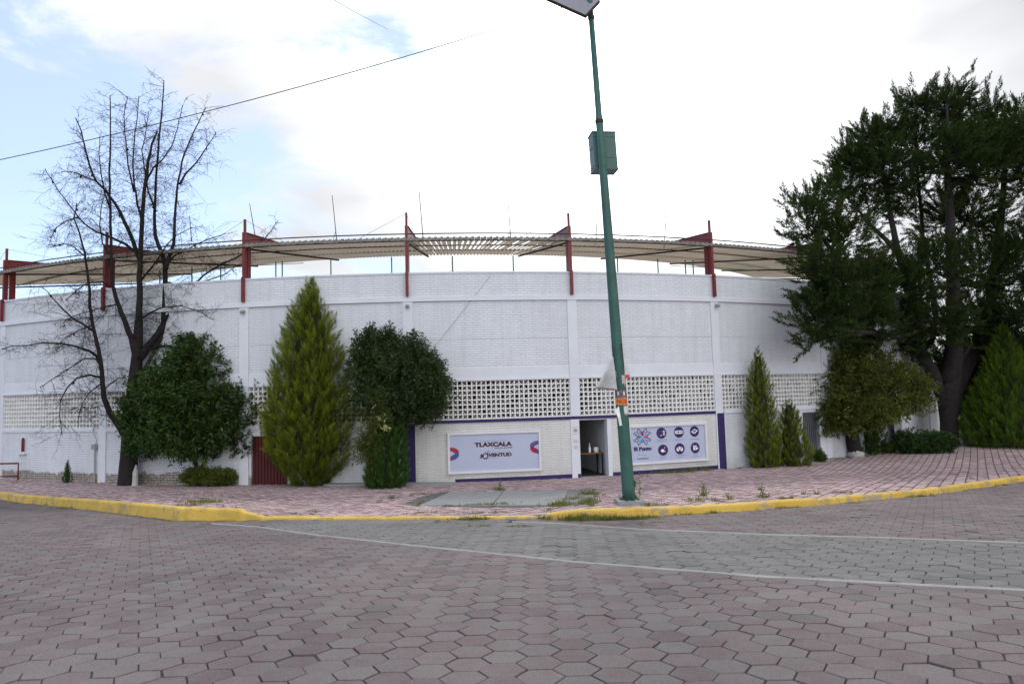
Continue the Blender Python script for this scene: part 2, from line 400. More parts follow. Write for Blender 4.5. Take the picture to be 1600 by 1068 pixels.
def link(o, parent, origin):
    COL.objects.link(o)
    if parent is not None:
        o.parent = parent; origin = ORIG[parent.name] if origin is None else Vector(origin)
        o.location = origin - ORIG[parent.name]
    else:
        origin = Vector(origin) if origin is not None else Vector((0, 0, 0)); o.location = origin
    ORIG[o.name] = origin
def tag(o, label=None, cat=None, group=None, kind=None):
    if label: o['label'] = label
    if cat: o['category'] = cat
    if group: o['group'] = group
    if kind: o['kind'] = kind
    return o
def build(name, mb, mats, parent=None, origin=None, smooth=False, label=None, cat=None, group=None, kind=None):
    me = bpy.data.meshes.new(name); o = bpy.data.objects.new(name, me)
    link(o, parent, origin); og = ORIG[o.name]
    v = np.array(mb.v, dtype=np.float64) - np.array(og)
    me.from_pydata(v.tolist(), [], mb.f)
    for m_ in (mats if isinstance(mats, (list, tuple)) else [mats]): me.materials.append(m_)
    if len(me.materials) > 1: me.polygons.foreach_set('material_index', mb.m)
    if smooth: me.polygons.foreach_set('use_smooth', [True] * len(me.polygons))
    me.update(); tag(o, label, cat, group, kind)
    return o
def raw(name, verts, quads, mat, parent=None, origin=None, attr=None, label=None, cat=None, group=None, kind=None, k=4):
    me = bpy.data.meshes.new(name); o = bpy.data.objects.new(name, me)
    link(o, parent, origin); verts = verts - np.array(ORIG[o.name])
    nv, nf = len(verts), len(quads)
    me.vertices.add(nv); me.vertices.foreach_set('co', verts.astype(np.float32).ravel())
    me.loops.add(nf * k); me.loops.foreach_set('vertex_index', quads.astype(np.int32).ravel())
    me.polygons.add(nf); me.polygons.foreach_set('loop_start', np.arange(nf, dtype=np.int32) * k)
    me.polygons.foreach_set('loop_total', np.full(nf, k, dtype=np.int32))
    if attr is not None:
        a = me.attributes.new('tip', 'FLOAT', 'POINT'); a.data.foreach_set('value', attr.astype(np.float32))
    me.materials.append(mat); me.update(calc_edges=True); me.validate(); tag(o, label, cat, group, kind)
    return o
def thing(name, label, cat, loc, group=None):
    o = bpy.data.objects.new(name, None); o.empty_display_size = .3
    link(o, None, loc); return tag(o, label, cat, group)

# ================================================================= GROUND
mb = MB()
xs = [-400, -200, -100, -60, -40, -30] + list(range(-26, 34, 2)) + [36, 42, 60, 100, 200, 400]
ys = [-120, -60, -30, -15, -5] + list(range(0, 46, 2)) + [50, 60, 80, 120, 200, 300, 600]
for y in ys:
    for x in xs: mb.v.append((x, y, -road_h(x, max(y, -60)) - .075))
nx = len(xs)
for j in range(len(ys) - 1):
    for i in range(nx - 1):
        a = j * nx + i; mb.f.append((a, a + 1, a + 1 + nx, a + nx)); mb.m.append(0)
build('ground', mb, MT['soil'], kind='structure')

# road bed under the pavers (joints), and its continuation
mb = MB()
for X0, X1, Y0, Y1 in ((-60, 60, -40, 30),):
    gx = np.linspace(X0, X1, 121); gy = np.linspace(Y0, Y1, 71)
    for y in gy:
        for x in gx:
            yy = min(y, kerbY(x) + .05)
            mb.v.append((x, yy, -road_h(x, yy) - .012))
    for j in range(70):
        for i in range(120):
            a = j * 121 + i
            if min(mb.v[a + 121][1], mb.v[a + 122][1]) - max(mb.v[a][1], mb.v[a + 1][1]) <= 1e-6 and mb.v[a + 121][1] <= mb.v[a][1]: continue
            mb.f.append((a, a + 1, a + 122, a + 121)); near = (-20 < mb.v[a][0] < 25 and mb.v[a][1] > 1); mb.m.append(0 if near else 1)
build('road_bed', mb, [MT['joint'], MT['jointfar']], kind='structure')

# painted-on strips of mortar that part the grey crossing lane from the pink road
LA = [(330, 817.5), (400, 822.5), (490, 835), (600, 847), (700, 857.5), (900, 877.5), (1050, 889.5), (1200, 901), (1400, 911.5), (1600, 922), (1760, 930)]
LB = [(800, 814.6), (880, 818), (1000, 826.5), (1200, 835), (1400, 840.5), (1600, 848), (1760, 853)]
PA = [on_road(*q) for q in LA]; PB = [on_road(*q) for q in LB]
def lineY(P, X): return float(np.interp(X, [p_.x for p_ in P], [p_.y for p_ in P]))
def zone(X, Y):
    if X > PA[1].x and Y > lineY(PA, X):
        if X < PB[0].x or Y < lineY(PB, X): return 1
    return 0
def hexes(zsel):
    S = .138; gap = .0030; bev = .005
    V = []; F = []; lr = random.Random(5 + zsel)
    ang0 = [PI / 3 * k for k in range(6)]
    cols = int(48 / (1.5 * S)); rows = int(22 / (S * math.sqrt(3)))
    th = R_(-1.5) if zsel == 0 else R_(-4.0)
    ct, st_ = math.cos(th), math.sin(th)
    for i in range(-cols // 2, cols // 2 + 40):
        for j in range(-4, rows + 30):
            x = i * 1.5 * S; y = (j + .5 * (i % 2)) * S * math.sqrt(3)
            X = x * ct - y * st_; Y = x * st_ + y * ct
            if Y < 2.2 or abs(X) > .80 * Y + 4.5 or Y > kerbY(X) - .03 or X > 26: continue
            if zone(X, Y) != zsel: continue
            X += lr.uniform(-.0025, .0025); Y += lr.uniform(-.0025, .0025)
            z = -road_h(X, Y); dz = lr.uniform(-.0025, .0025) - (.007 if lr.random() < .02 else 0); tx = lr.uniform(-.010, .010); ty = lr.uniform(-.010, .010)
            rot = th + lr.uniform(-.012, .012); g = gap + lr.uniform(-.0012, .0022)
            slope = (-road_h(X, Y + .1) + road_h(X, Y - .1)) / .2
            o = len(V)
            for r, zz in ((S - g - bev, 0), (S - g - bev * .35, -.003), (S - g, -.03)):
                for a in ang0:
                    r2 = r + lr.uniform(-.0012, .0012)
                    dx, dy = r2 * math.cos(a + rot), r2 * math.sin(a + rot)
                    V.append((X + dx, Y + dy, z + dz + zz + dx * tx + dy * (ty + slope)))
            F.append(tuple(o + k for k in range(6)))
            for ring in (0, 6):
                for k in range(6): F.append((o + ring + k, o + ring + 6 + k, o + ring + 6 + (k + 1) % 6, o + ring + (k + 1) % 6))
    m_ = MB(); m_.v = V; m_.f = F; m_.m = [0] * len(F); return m_
build('road', hexes(0), MT['road'], kind='structure')
build('crossing_lane', hexes(1), MT['roadgrey'], kind='structure')
def strip(P, wdt, name, seed):
    m_ = MB(); lr = random.Random(seed); pts = []
    for a, b_ in zip(P[:-1], P[1:]):
        n = max(2, int((b_ - a).length / .09))
        for k in range(n): pts.append(a.lerp(b_, k / n))
    pts.append(P[-1]); m0 = []
    for i, q in enumerate(pts):
        lo = wdt * .5 + .035 * noise.noise((q.x * 3.1, q.y, seed)) + lr.uniform(-.006, .006) + .03 * abs(noise.noise((q.x * 1.1, 3, seed)))
        hi = wdt * .5 + .012 * noise.noise((q.x * 2.1, 5, seed))
        for dy, dz in ((-lo - .008, -.012), (-lo, .006), (hi, .007), (hi + .008, -.012)):
            y = q.y + dy; m_.v.append((q.x, y, -road_h(q.x, y) + dz))
    for i in range(len(pts) - 1):
        for j in range(3): a = i * 4 + j; m_.f.append((a, a + 4, a + 5, a + 1)); m_.m.append(0)
    return build(name, m_, MT['line'], kind='structure')
strip(PA, .085, 'mortar_strip', 3)
strip(PB, .10, 'mortar_strip', 9)

# sidewalk bed and its pavers
EDGE = [on_walk(*q) for q in ((1131, 733), (1230, 725), (1330, 714.5), (1400, 706.5), (1500, 699), (1600, 692), (1700, 686), (1800, 681))]
def farY(X):
    if X <= EDGE[0].x:
        dx = X - XC
        return YC - math.sqrt(max(0, (RR + .0) ** 2 - dx * dx)) + .05 if abs(dx) < RR - 1 else YC
    return float(np.interp(X, [e.x for e in EDGE], [e.y for e in EDGE]))
mb = MB()
gx = np.linspace(-30, 36, 133); nv = 26
for x in gx:
    y0 = kerbY(x) + .1; y1 = farY(x)
    for k in range(nv):
        y = y0 + (y1 - y0) * k / (nv - 1); mb.v.append((x, y, walk_z(x, y) - .012))
for i in range(len(gx) - 1):
    for k in range(nv - 1): a = i * nv + k; mb.f.append((a, a + nv, a + nv + 1, a + 1)); mb.m.append(0)
build('sidewalk_bed', mb, MT['walkjoint'], kind='structure')
SLAB = [on_walk(*q) for q in ((655, 789.5), (880, 789.5), (886, 766.5), (703, 768.5))]
PATCHL = [on_walk(*q) for q in ((624, 787), (655, 790), (703, 768.5), (676, 770))]
PATCHR = [on_walk(*q) for q in ((880, 790.5), (929, 788), (926, 762), (886, 766))]
POLE_P = on_walk(985, 787)
def inpoly(P, x, y, grow=0):
    c = sum((Vector((q.x, q.y)) for q in P), Vector((0, 0))) / len(P)
    s0 = None
    for i in range(len(P)):
        a = P[i]; b_ = P[(i + 1) % len(P)]
        cr_ = (b_.x - a.x) * (y - a.y) - (b_.y - a.y) * (x - a.x)
        l = math.hypot(b_.x - a.x, b_.y - a.y)
        if cr_ / l < -grow: return False
    return True
def pavers(test, seed):
    th = R_(-34); U = .225; Vp = .138
    eu = (math.cos(th), math.sin(th)); ev = (-eu[1], eu[0])
    V = []; F = []; MI = []; lr = random.Random(seed); a = U / 2; b_ = Vp / 2; e = .015
    base = [(-a, -b_), (-a / 2, -b_ + e), (0, -b_), (a / 2, -b_ + e), (a, -b_)]
    out = base + [(x, y + Vp) for x, y in base[::-1]]
    for i in range(-170, 210):
        for j in range(-110, 460):
            X = i * U * eu[0] + j * Vp * ev[0]; Y = i * U * eu[1] + j * Vp * ev[1]
            if X < -24 or X > 33 or Y < 10 or Y < kerbY(X) + .16 or Y > farY(X) - .02: continue
            if abs(X) > .82 * Y + 1.5 or not test(X, Y): continue
            z = walk_z(X, Y); sx = (walk_z(X + .1, Y) - walk_z(X - .1, Y)) / .2; sy = (walk_z(X, Y + .1) - walk_z(X, Y - .1)) / .2
            sx += lr.uniform(-.03, .03); sy += lr.uniform(-.032, .032); dz = lr.uniform(-.004, .004)
            o = len(V); ju = lr.uniform(-.003, .003); jv = lr.uniform(-.002, .002)
            for g, zz in ((.013, 0), (.005, -.022)):
                for (u, v) in out:
                    u2 = u * (1 - 2.0 * g / U) + ju; v2 = v + jv - math.copysign(g * .95, v)
                    dx = u2 * eu[0] + v2 * ev[0]; dy = u2 * eu[1] + v2 * ev[1]
                    V.append((X + dx, Y + dy, z + dz + zz + dx * sx + dy * sy))
            F.append(tuple(o + k for k in range(10))); MI.append(0)
            for k in range(10): F.append((o + k, o + 10 + k, o + 10 + (k + 1) % 10, o + (k + 1) % 10)); MI.append(1)
    m_ = MB(); m_.v = V; m_.f = F; m_.m = MI; return m_
build('sidewalk', pavers(lambda x, y: not (inpoly(SLAB, x, y, .06) or inpoly(PATCHL, x, y) or inpoly(PATCHR, x, y)), 4), [MT['walk'], MT['walkjoint']], kind='structure')
build('sidewalk_patch', pavers(lambda x, y: inpoly(PATCHL, x, y) and not inpoly(SLAB, x, y, .06), 5), [MT['walkgrey'], MT['walkjoint']], kind='structure')
def lift_poly(P, dz): return [Vector((q.x, q.y, walk_z(q.x, q.y) + dz)) for q in P]
def slab(P, dz, mat, name, **kw):
    top = lift_poly(P, dz); bot = lift_poly(P, -.05); m_ = MB(); n = len(P)
    m_.add(bot + top, [tuple(range(n, 2 * n))] + [(i, (i + 1) % n, n + (i + 1) % n, n + i) for i in range(n)])
    return build(name, m_, mat, **kw)
mA = on_walk(768, 789.5); mB_ = on_walk(787, 767.6)
gA = (SLAB[1] - SLAB[0]).normalized() * .012
slab([SLAB[0], mA - gA, mB_ - gA, SLAB[3]], .012, MT['concrete'], 'concrete_slab', kind='structure')
slab([mA + gA, SLAB[1], SLAB[2], mB_ + gA], .010, MT['concrete'], 'concrete_slab', kind='structure')
slab(PATCHR, .002, MT['gravel'], 'gravel_patch', kind='structure')
# concrete footing strip along the wall and the slab by the pine
P = [on_walk(505, 756.5), on_walk(712, 754.5), on_walk(712, 757.8), on_walk(505, 758.8)]
P = [P[3], P[2], P[1], P[0]]
slab(P, .05, MT['concrete'], 'concrete_footing', kind='structure')
P = [on_walk(1490, 699), on_walk(1536, 696), on_walk(1524, 687), on_walk(1496, 689)]
slab(P, .02, MT['concrete'], 'garden_path', kind='structure')

# kerb with rounded top edge, chipped here and there
def kerb():
    m_ = MB(); pts = []
    for (a, ha), (b_, hb) in zip(KERB[:-1], KERB[1:]):
        n = max(3, int((b_ - a).length / .10))
        for k in range(n):
            s_ = k / n; q = a.lerp(b_, s_); pts.append((q, ha + (hb - ha) * s_))
    pts.append(KERB[-1])
    # smooth the corner of the path a little
    for i, (q, h) in enumerate(pts):
        a = pts[max(i - 1, 0)][0]; b_ = pts[min(i + 1, len(pts) - 1)][0]
        d = (b_ - a); d.z = 0; d.normalize(); n = Vector((-d.y, d.x, 0))
        wv = .010 * noise.noise((q.x * 1.3, q.y * 1.3, 2)) + .006 * noise.noise((q.x * 7, q.y * 7, 5))
        hh = h + .012 * noise.noise((q.x * .9, q.y, 9)) * min(1, h / .1)
        r = min(.03, hh * .5)
        z0 = -road_h(q.x, q.y)
        gr = i % 13 == 6 and 4 < i < len(pts) - 4
        if gr: hh -= .018; n0 = .014
        else: n0 = 0
        wv += n0
        for off, z in ((-.012 + wv, -.05), (wv, hh - r), (wv + r * .35, hh - r * .3), (wv + r, hh), (.155, hh + .002), (.170, hh - .012), (.172, -.08)):
            v = q + n * off; m_.v.append((v.x, v.y, z0 + z))
    k = 7
    for i in range(len(pts) - 1):
        for j in range(k - 1): a = i * k + j; m_.f.append((a, a + k, a + k + 1, a + 1)); m_.m.append(0)
    return m_
kb = build('kerb', kerb(), MT['yellow'], smooth=False, kind='structure')
# worn yellow paint: bare concrete shows at the arrises and in flakes
m = MT['yellow']; t = m.node_tree; b = t.nodes['Principled BSDF']
c = ramp(t, noise_n(t, 2.2, 6), [(.3, (.58, .37, .055)), (.7, (.68, .46, .10))])
d = ramp(t, noise_n(t, 3.6, 11, .74), [(.54, (0, 0, 0)), (.57, (1, 1, 1))])
c = mixcol(t, mth('MULTIPLY', d, .75, tree=t), c, (.30, .27, .21))
d2 = ramp(t, noise_n(t, 1.3, 7, .7), [(.50, (0, 0, 0)), (.66, (1, 1, 1))])
c = mixcol(t, mth('MULTIPLY', d2, .62, tree=t), c, (.24, .18, .08))
t.links.new(c, b.inputs['Base Color'])

# ================================================================= BULLRING
ZP, ZB, ZT, ZL, ZG = 4.108, 3.13, .466, -.784, -3.3
ring = thing('bullring', 'round white brick bullring with a corrugated canopy on red posts', 'building', (XC, YC, -2.9))
TA, TB = TT(-1.5), TT(9.0)
DOOR = (.2063, .2397); RED = (TT(2) + .0075, -.089); GREY = (.4955, .5235)
# lower wall with its openings (door, red gate, grey gate)
def lower_wall():
    m_ = MB(); cuts = [TA, RED[0], RED[1], DOOR[0], DOOR[1], GREY[0], GREY[1], TB]
    tan = .0335
    segs = [(TA, RED[0], 0), (RED[1], .0335, 0), (.0335, DOOR[0], 1), (DOOR[1], .3697, 1), (.3697, GREY[0], 0), (GREY[1], TB, 0)]
    for a, b_, mi in segs: m_.arc(a, b_, ZG, ZL - .12, RR, RR - .25, mi)
    for a, b_ in (RED, GREY): m_.arc(a, b_, ZL - .12 - (.25 if a == RED[0] else .12), ZL - .12, RR - .002, RR - .248, 0)
    m_.arc(DOOR[0], DOOR[1], -.945, ZL - .12, RR - .002, RR - .248, 1)
    return m_
build('lower_wall', lower_wall(), [MT['brick'], MT['brick_warm']], ring)
m_ = MB()
m_.arc(TA, TB, ZT + .42, 1.84, RR, RR - .25); m_.arc(TA, TB, 1.855, ZB, RR, RR - .25)
m_.arc(TA, TB, 1.84, 1.855, RR - .02, RR - .2)
build('upper_wall', m_, MT['brick_plain'], ring)
m_ = MB(); m_.arc(TA, TB, ZB + .14, ZP - .05, RR, RR - .25); build('parapet', m_, MT['brick_plain'], ring)
m_ = MB(); m_.arc(TA, TB, ZP - .05, ZP, RR + .03, RR - .28); build('coping', m_, MT['plaster'], ring)
m_ = MB(); m_.arc(TA, TB, ZB, ZB + .14, RR + .07, RR - .25); build('ring_beam', m_, MT['plaster'], ring)
m_ = MB(); m_.arc(TA, TB, ZT + .06, ZT + .42, RR + .012, RR - .26); m_.arc(TA, TB, ZT, ZT + .06, RR + .055, RR - .26); build('lintel_band', m_, MT['plaster'], ring)
m_ = MB(); m_.arc(TA, TT(3) - .0005, ZL - .12, ZL, RR + .04, RR - .26, 0); m_.arc(TT(3) - .0005, TT(5) + .006, ZL - .02, ZL, RR + .045, RR - .26, 0)
m_.arc(TT(3) - .0005, TT(5) + .006, ZL - .12, ZL - .02, RR + .04, RR - .26, 1); m_.arc(TT(5) + .006, TB, ZL - .12, ZL, RR + .04, RR - .26, 0)
build('sill_band', m_, [MT['plaster'], MT['purple']], ring)
# purple painted surround of the entrance bays: uprights and skirting
m_ = MB()
m_.arc(TT(3) - .0053, TT(3) + .0053, ZG, ZL - .11, RR + .05, RR - .02); m_.arc(TT(5) - .0036, TT(5) + .0056, ZG, ZL - .11, RR + .05, RR - .02)
m_.arc(.078, DOOR[0] - .0035, -2.99, -2.72, RR + .010, RR - .02); m_.arc(DOOR[0] - .0035, DOOR[0] - .0006, -2.99, -2.72, RR + .047, RR - .02)
m_.arc(DOOR[1] + .001, TT(5) - .0051, -2.99, -2.735, RR + .010, RR - .02)
build('purple_trim', m_, MT['purple'], ring)
# rest of the round, plain, out of sight from the street
m_ = MB(); m_.arc(TB, 2 * PI + TA, ZG, ZP, RR, RR - .3, 0, .06)
build('rear_wall', m_, MT['brick_plain'], ring)
m_ = MB(); m_.arc(0, 2 * PI, -2.9, 2.2, RR - 9, RR - 9.3, 0, .06); m_.arc(TA - .05, TB + .05, 2.3, 2.5, RR - .26, RR - 9, 0, .03)
build('terrace', m_, MT['interior'], ring)
# corridor behind the screens
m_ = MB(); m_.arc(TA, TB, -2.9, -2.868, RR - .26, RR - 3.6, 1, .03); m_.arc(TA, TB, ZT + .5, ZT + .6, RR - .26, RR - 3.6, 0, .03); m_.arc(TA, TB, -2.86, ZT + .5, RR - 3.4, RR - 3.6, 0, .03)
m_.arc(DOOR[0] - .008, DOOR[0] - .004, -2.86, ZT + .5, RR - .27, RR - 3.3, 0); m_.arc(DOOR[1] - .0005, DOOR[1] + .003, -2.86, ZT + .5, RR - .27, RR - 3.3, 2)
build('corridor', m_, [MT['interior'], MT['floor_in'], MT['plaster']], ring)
m_ = MB(); m_.arc(TT(0) + .035, TT(1) - .004, -2.2, ZT, RR - 1.1, RR - 1.2); build('inner_panel', m_, MT['interior_tan'], ring)
# pilasters
for i in range(-1, 9):
    t_ = TT(i); m_ = MB(); hw = .165 / RR
    zb_ = ZG if i != 4 else ZL - .02
    m_.arc(t_ - hw, t_ + hw, zb_, ZB, RR + .045, RR - .1)
    if i == 4: m_.arc(DOOR[0] - .0095, DOOR[0] - .0006, ZG, ZL - .12, RR + .035, RR - .1)
    build('pilaster', m_, MT['plaster'], ring)
# jambs of the doorway and the gates
m_ = MB(); m_.arc(DOOR[1] - .0035, DOOR[1] + .0008, ZG, -.945, RR + .008, RR - .27); build('door_jamb', m_, MT['plaster'], ring)
m_ = MB(); m_.arc(GREY[1], GREY[1] + .011, ZG, ZL - .12, RR + .03, RR - .1); build('door_jamb', m_, MT['plaster'], ring)
m_ = MB(); m_.arc(DOOR[0] - .0005, DOOR[1] + .001, -3.1, -2.845, RR + .03, RR - .24); build('threshold', m_, MT['concrete'], ring)
# corrugated sheet gates
def gate(name, a, b_, z0, z1, mat, pitch=.0032):
    m_ = MB(); n = int((b_ - a) / pitch)
    for k in range(n):
        ta = a + (b_ - a) * k / n; tb = a + (b_ - a) * (k + 1) / n; tm = ta + (tb - ta) * .62
        m_.arc(ta, tm, z0, z1, RR - .07, RR - .12); m_.arc(tm, tb, z0, z1, RR - .10, RR - .13)
    m_.arc(a, b_, z1 - .06, z1, RR - .05, RR - .14)
    return build(name, m_, mat, ring)
gate('red_gate', RED[0] + .0005, RED[1] - .0005, -2.95, -1.16, MT['redgate'])
gate('grey_gate', GREY[0] + .0005, GREY[1] - .0005, -2.98, -1.03, MT['greygate'])
# openwork screens of square blocks with diagonal webs
def lattice(i):
    m_ = MB(); lr = random.Random(100 + i); a = TT(i) + .165 / RR; b_ = TT(i + 1) - .165 / RR
    n = int(round((b_ - a) * RR / .1565)); dt = (b_ - a) / n; rows = 8; dz = (ZT - ZL) / rows; web = .019
    ro, ri = RR + .0, RR - .10
    for r in range(rows + 1):
        z = ZL + r * dz
        m_.arc(a, b_, max(z - web, ZL + .001), min(z + web, ZT - .001), ro, ri, 0, .05)
    hw = web / RR
    for c in range(n + 1):
        t_ = a + c * dt
        ta, tb = max(t_ - hw, a + 1e-4), min(t_ + hw, b_ - 1e-4)
        for r in range(rows):
            z0 = ZL + r * dz + web; z1 = z0 + dz - 2 * web
            m_.arc(ta, tb, z0, z1, ro - .003, ri + .003)
    for c in range(n):
        for r in range(rows):
            if lr.random() < (.17 if i != 0 else .6): continue
            t0 = a + c * dt + hw; t1 = a + (c + 1) * dt - hw; z0 = ZL + r * dz + web; z1 = z0 + dz - 2 * web
            flip = (c + r) % 2 if lr.random() < .82 else lr.randint(0, 1)
            # two slim webs either side of a diagonal slit
            w_ = .36; th_ = .13
            for s in ((0, 1) if lr.random() < .8 else (0,)):
                u0 = w_; u1 = w_ + th_
                pts = [(u0, 0), (u1, 0), (1, 1 - u1), (1, 1 - u0)] if s == 0 else [(0, u0), (0, u1), (1 - u1, 1), (1 - u0, 1)]
                if s == 1: pts = pts[::-1]
                P8 = []
                for rr_ in (ri + .02, ro - .02):
                    for (u, v) in pts:
                        if flip: u = 1 - u
                        P8.append(cyl(t0 + (t1 - t0) * u, z0 + (z1 - z0) * v, rr_))
                m_.hexa(P8)
    return build('screen', m_, MT['lattice'], ring)
for i in range(-1, 8): lattice(i)
# red steel posts with brackets carrying the canopy
def radial(r, t_, z): return cyl(t_, z, r)
def tdir(t_): return Vector((math.cos(t_), math.sin(t_), 0))
def rdir(t_): return Vector((math.sin(t_), -math.cos(t_), 0))
for i in range(-1, 9):
    t_ = TT(i); m_ = MB(); tx = tdir(t_); rx = rdir(t_)
    m_.box(cyl(t_, (3.30 + 4.14) / 2, RR + .10), tx * .045, rx * .05, Vector((0, 0, .42)))          # plate on the parapet
    m_.box(cyl(t_, (4.14 + 5.68) / 2, RR + .0), tx * .047, rx * .08, Vector((0, 0, .77)))
    m_.box(cyl(t_, (5.68 + 6.14) / 2, RR - .02), tx * .035, rx * .035, Vector((0, 0, .23)))
    m_.box(cyl(t_, 4.70, RR - .24), tx * .045, rx * .10, Vector((0, 0, .56)))                       # inner leg
    p_ = build('post', m_, MT['red'], ring)
    m_ = MB()                                                                                       # tapered bracket over the roof
    a0, a1 = RR - .05, RR - 4.2
    def zt_(r): return 5.68 + (6.02 - 5.68) * (RR - r) / 4.2
    def zb2(r): return 5.30 + (RR - r) * .143
    m_.hexa([cyl(t_, 5.27, a0) - tx * .03, cyl(t_, 5.90, a1) - tx * .03, cyl(t_, 5.90, a1) + tx * .03, cyl(t_, 5.27, a0) + tx * .03,
             cyl(t_, 5.68, a0) - tx * .03, cyl(t_, 5.98, a1) - tx * .03, cyl(t_, 5.98, a1) + tx * .03, cyl(t_, 5.68, a0) + tx * .03])
    m_.hexa([cyl(t_, 5.68, a0) - tx * .07, cyl(t_, 5.98, a1) - tx * .07, cyl(t_, 5.98, a1) + tx * .07, cyl(t_, 5.68, a0) + tx * .07,
             cyl(t_, 5.70, a0) - tx * .07, cyl(t_, 6.0, a1) - tx * .07, cyl(t_, 6.0, a1) + tx * .07, cyl(t_, 5.70, a0) + tx * .07])
    build('bracket', m_, MT['red'], ring)
    m_ = MB(); m_.tube([cyl(t_, 6.12, RR - .02), cyl(t_, 5.95, RR - 4.0)], .006, 4)
    m_.tube([cyl(t_, 6.12, RR - .02), cyl(t_ - .05, 5.34, RR - .2)], .006, 4); build('guy_wire', m_, MT['wire'], ring)
    m_ = MB(); m_.hexa([cyl(t_, 5.10, RR) - tx * .03, cyl(t_, 6.29, 24.6) - tx * .03, cyl(t_, 6.29, 24.6) + tx * .03, cyl(t_, 5.10, RR) + tx * .03,
                        cyl(t_, 5.16, RR) - tx * .03, cyl(t_, 6.355, 24.6) - tx * .03, cyl(t_, 6.355, 24.6) + tx * .03, cyl(t_, 5.16, RR) + tx * .03])
    build('rafter', m_, MT['rust'], ring)
# corrugated canopy, one sheet run per bay
RO, RI, ZO, ZI = RR + .10, 24.45, 5.24, 6.40
def canopy(i):
    m_ = MB(); lr = random.Random(40 + i); a, b_ = TT(i), TT(i + 1); nw = 27; per = 6
    rows = [(RO, 29.9), (30.1, 27.1), (27.3, RI)]
    for q, (r0, r1) in enumerate(rows):
        zo = ZO + (RO - r0) / (RO - RI) * (ZI - ZO) + .012 * q; z1 = ZO + (RO - r1) / (RO - RI) * (ZI - ZO) + .012 * q
        n = nw * per; o = len(m_.v)
        skip = set()
        if i == 3:
            for s in range(nw):
                if lr.random() < (.9 if q < 2 else .25): skip.update((s * per + 1, s * per + 2) if lr.random() < .7 else (s * per + 1,))
        for k in range(n + 1):
            t_ = a + (b_ - a) * k / n; ph = 2 * PI * (k / per); sag = .03 * math.sin(lr.random() * 6) if k % per == 0 else 0
            for r, z in ((r0 + lr.uniform(-.01, .01), zo), (r1, z1)):
                m_.v.append(tuple(cyl(t_, z + .032 * math.sin(ph), r)))
        for k in range(n):
            if k in skip: continue
            c = o + k * 2; m_.f.append((c, c + 2, c + 3, c + 1)); m_.m.append(0)
    return build('canopy', m_, MT['roof'], ring)
for i in range(-1, 8): canopy(i)
m_ = MB()
for i in range(-1, 8):
    for (r, z) in ((RO - .12, 5.13), (30.3, 5.52), (27.6, 5.93)):
        m_.arc(TT(i) + .001, TT(i + 1) - .001, z + .035, z + .07, r, r - .05, 0, .06)
build('purlin', m_, MT['purlin'], ring)
m_ = MB(); lr = random.Random(6); n = 9 * 27
for k in range(n):
    a = TT(-1) + (TT(8) - TT(-1)) * k / n; b_ = a + (TT(8) - TT(-1)) / n; c = (a + b_) / 2; dz = lr.uniform(-.012, .012)
    m_.arc(a + .0002, c, 5.165 + dz, 5.245, RO + .02, RO + .0, 0, .02); m_.arc(c, b_ - .0002, 5.15 + dz, 5.275, RO + .035, RO + .015, 0, .02)
build('edge_trim', m_, MT['roofgrey'], ring)
m_ = MB(); m_.tube([cyl(TT(-1) + (TT(8) - TT(-1)) * k / 120, 5.40, RR + .05) for k in range(121)], .022, 5); build('edge_rail', m_, MT['wire'], ring)
# railing of green pipes behind the parapet
m_ = MB()
for px in (431, 441, 517, 612, 707, 802, 965, 1028, 1071, 1083, 345, 250, 300, 890):
    d = ray(px, 415); a_ = d.x ** 2 + d.y ** 2; rr_ = RR - 1.0; b2 = d.x * XC + d.y * YC; cc = XC ** 2 + YC ** 2 - rr_ ** 2
    k = (b2 - math.sqrt(b2 * b2 - a_ * cc)) / a_; q = d * k; t_ = math.atan2(q.x - XC, YC - q.y)
    m_ = MB(); m_.tube([cyl(t_, 2.5, rr_), cyl(t_, 4.85, rr_)], .024, 6); build('rail_post', m_, MT['pipegreen'], ring)
m_ = MB(); m_.tube([cyl(TT(0.5) + (TT(2.3) - TT(.5)) * k / 12, 4.75, RR - 1.0) for k in range(13)], .012, 5); build('rail', m_, MT['pipegreen'], ring)
m_ = MB()
m_.tube([cyl(TT(4.8) + (TT(5.6) - TT(4.8)) * k / 6, 4.6, RR - 1.0) for k in range(7)], .012, 5)
build('rail', m_, MT['pipegreen'], ring)
# slim masts standing on the canopy
for (x0, y0, x1, y1, br) in ((390, 318, 398, 364, 0), (519, 305, 526, 374, 1), (655, 300, 661, 370, 0), (793, 302, 798, 371, 1), (935, 308, 931, 374, 0), (1042, 321, 1038, 380, 0), (296, 337, 299, 372, 0)):
    Yb = 24.3 + abs(x0 - 720) / 320; q0 = atY(x0, y0, Yb); q1 = atY(x1, y1, Yb); q1 = q1 + (q1 - q0) * .12
    m_ = MB(); m_.tube([q1, q0], [.018, .012], 5)
    if br: s_ = (q0 - q1) * .28; m_.tube([q1 + s_, q1 + Vector((-.18, 0, .05))], .01, 4)
    build('mast', m_, MT['wire'], ring)
# wall lamps at the pilaster heads
for i in (2, 3, 5):
    t_ = TT(i) + (.002 if i == 5 else 0); m_ = MB(); c = cyl(t_, ZB - .14, RR + .10)
    m_.box(c, tdir(t_) * .055, rdir(t_) * .04, Vector((0, 0, .05))); m_.tube([c, c + rdir(t_) * .12 - Vector((0, 0, .05))], [.03, .055], 8)
    build('wall_lamp', m_, MT['galv'], ring)
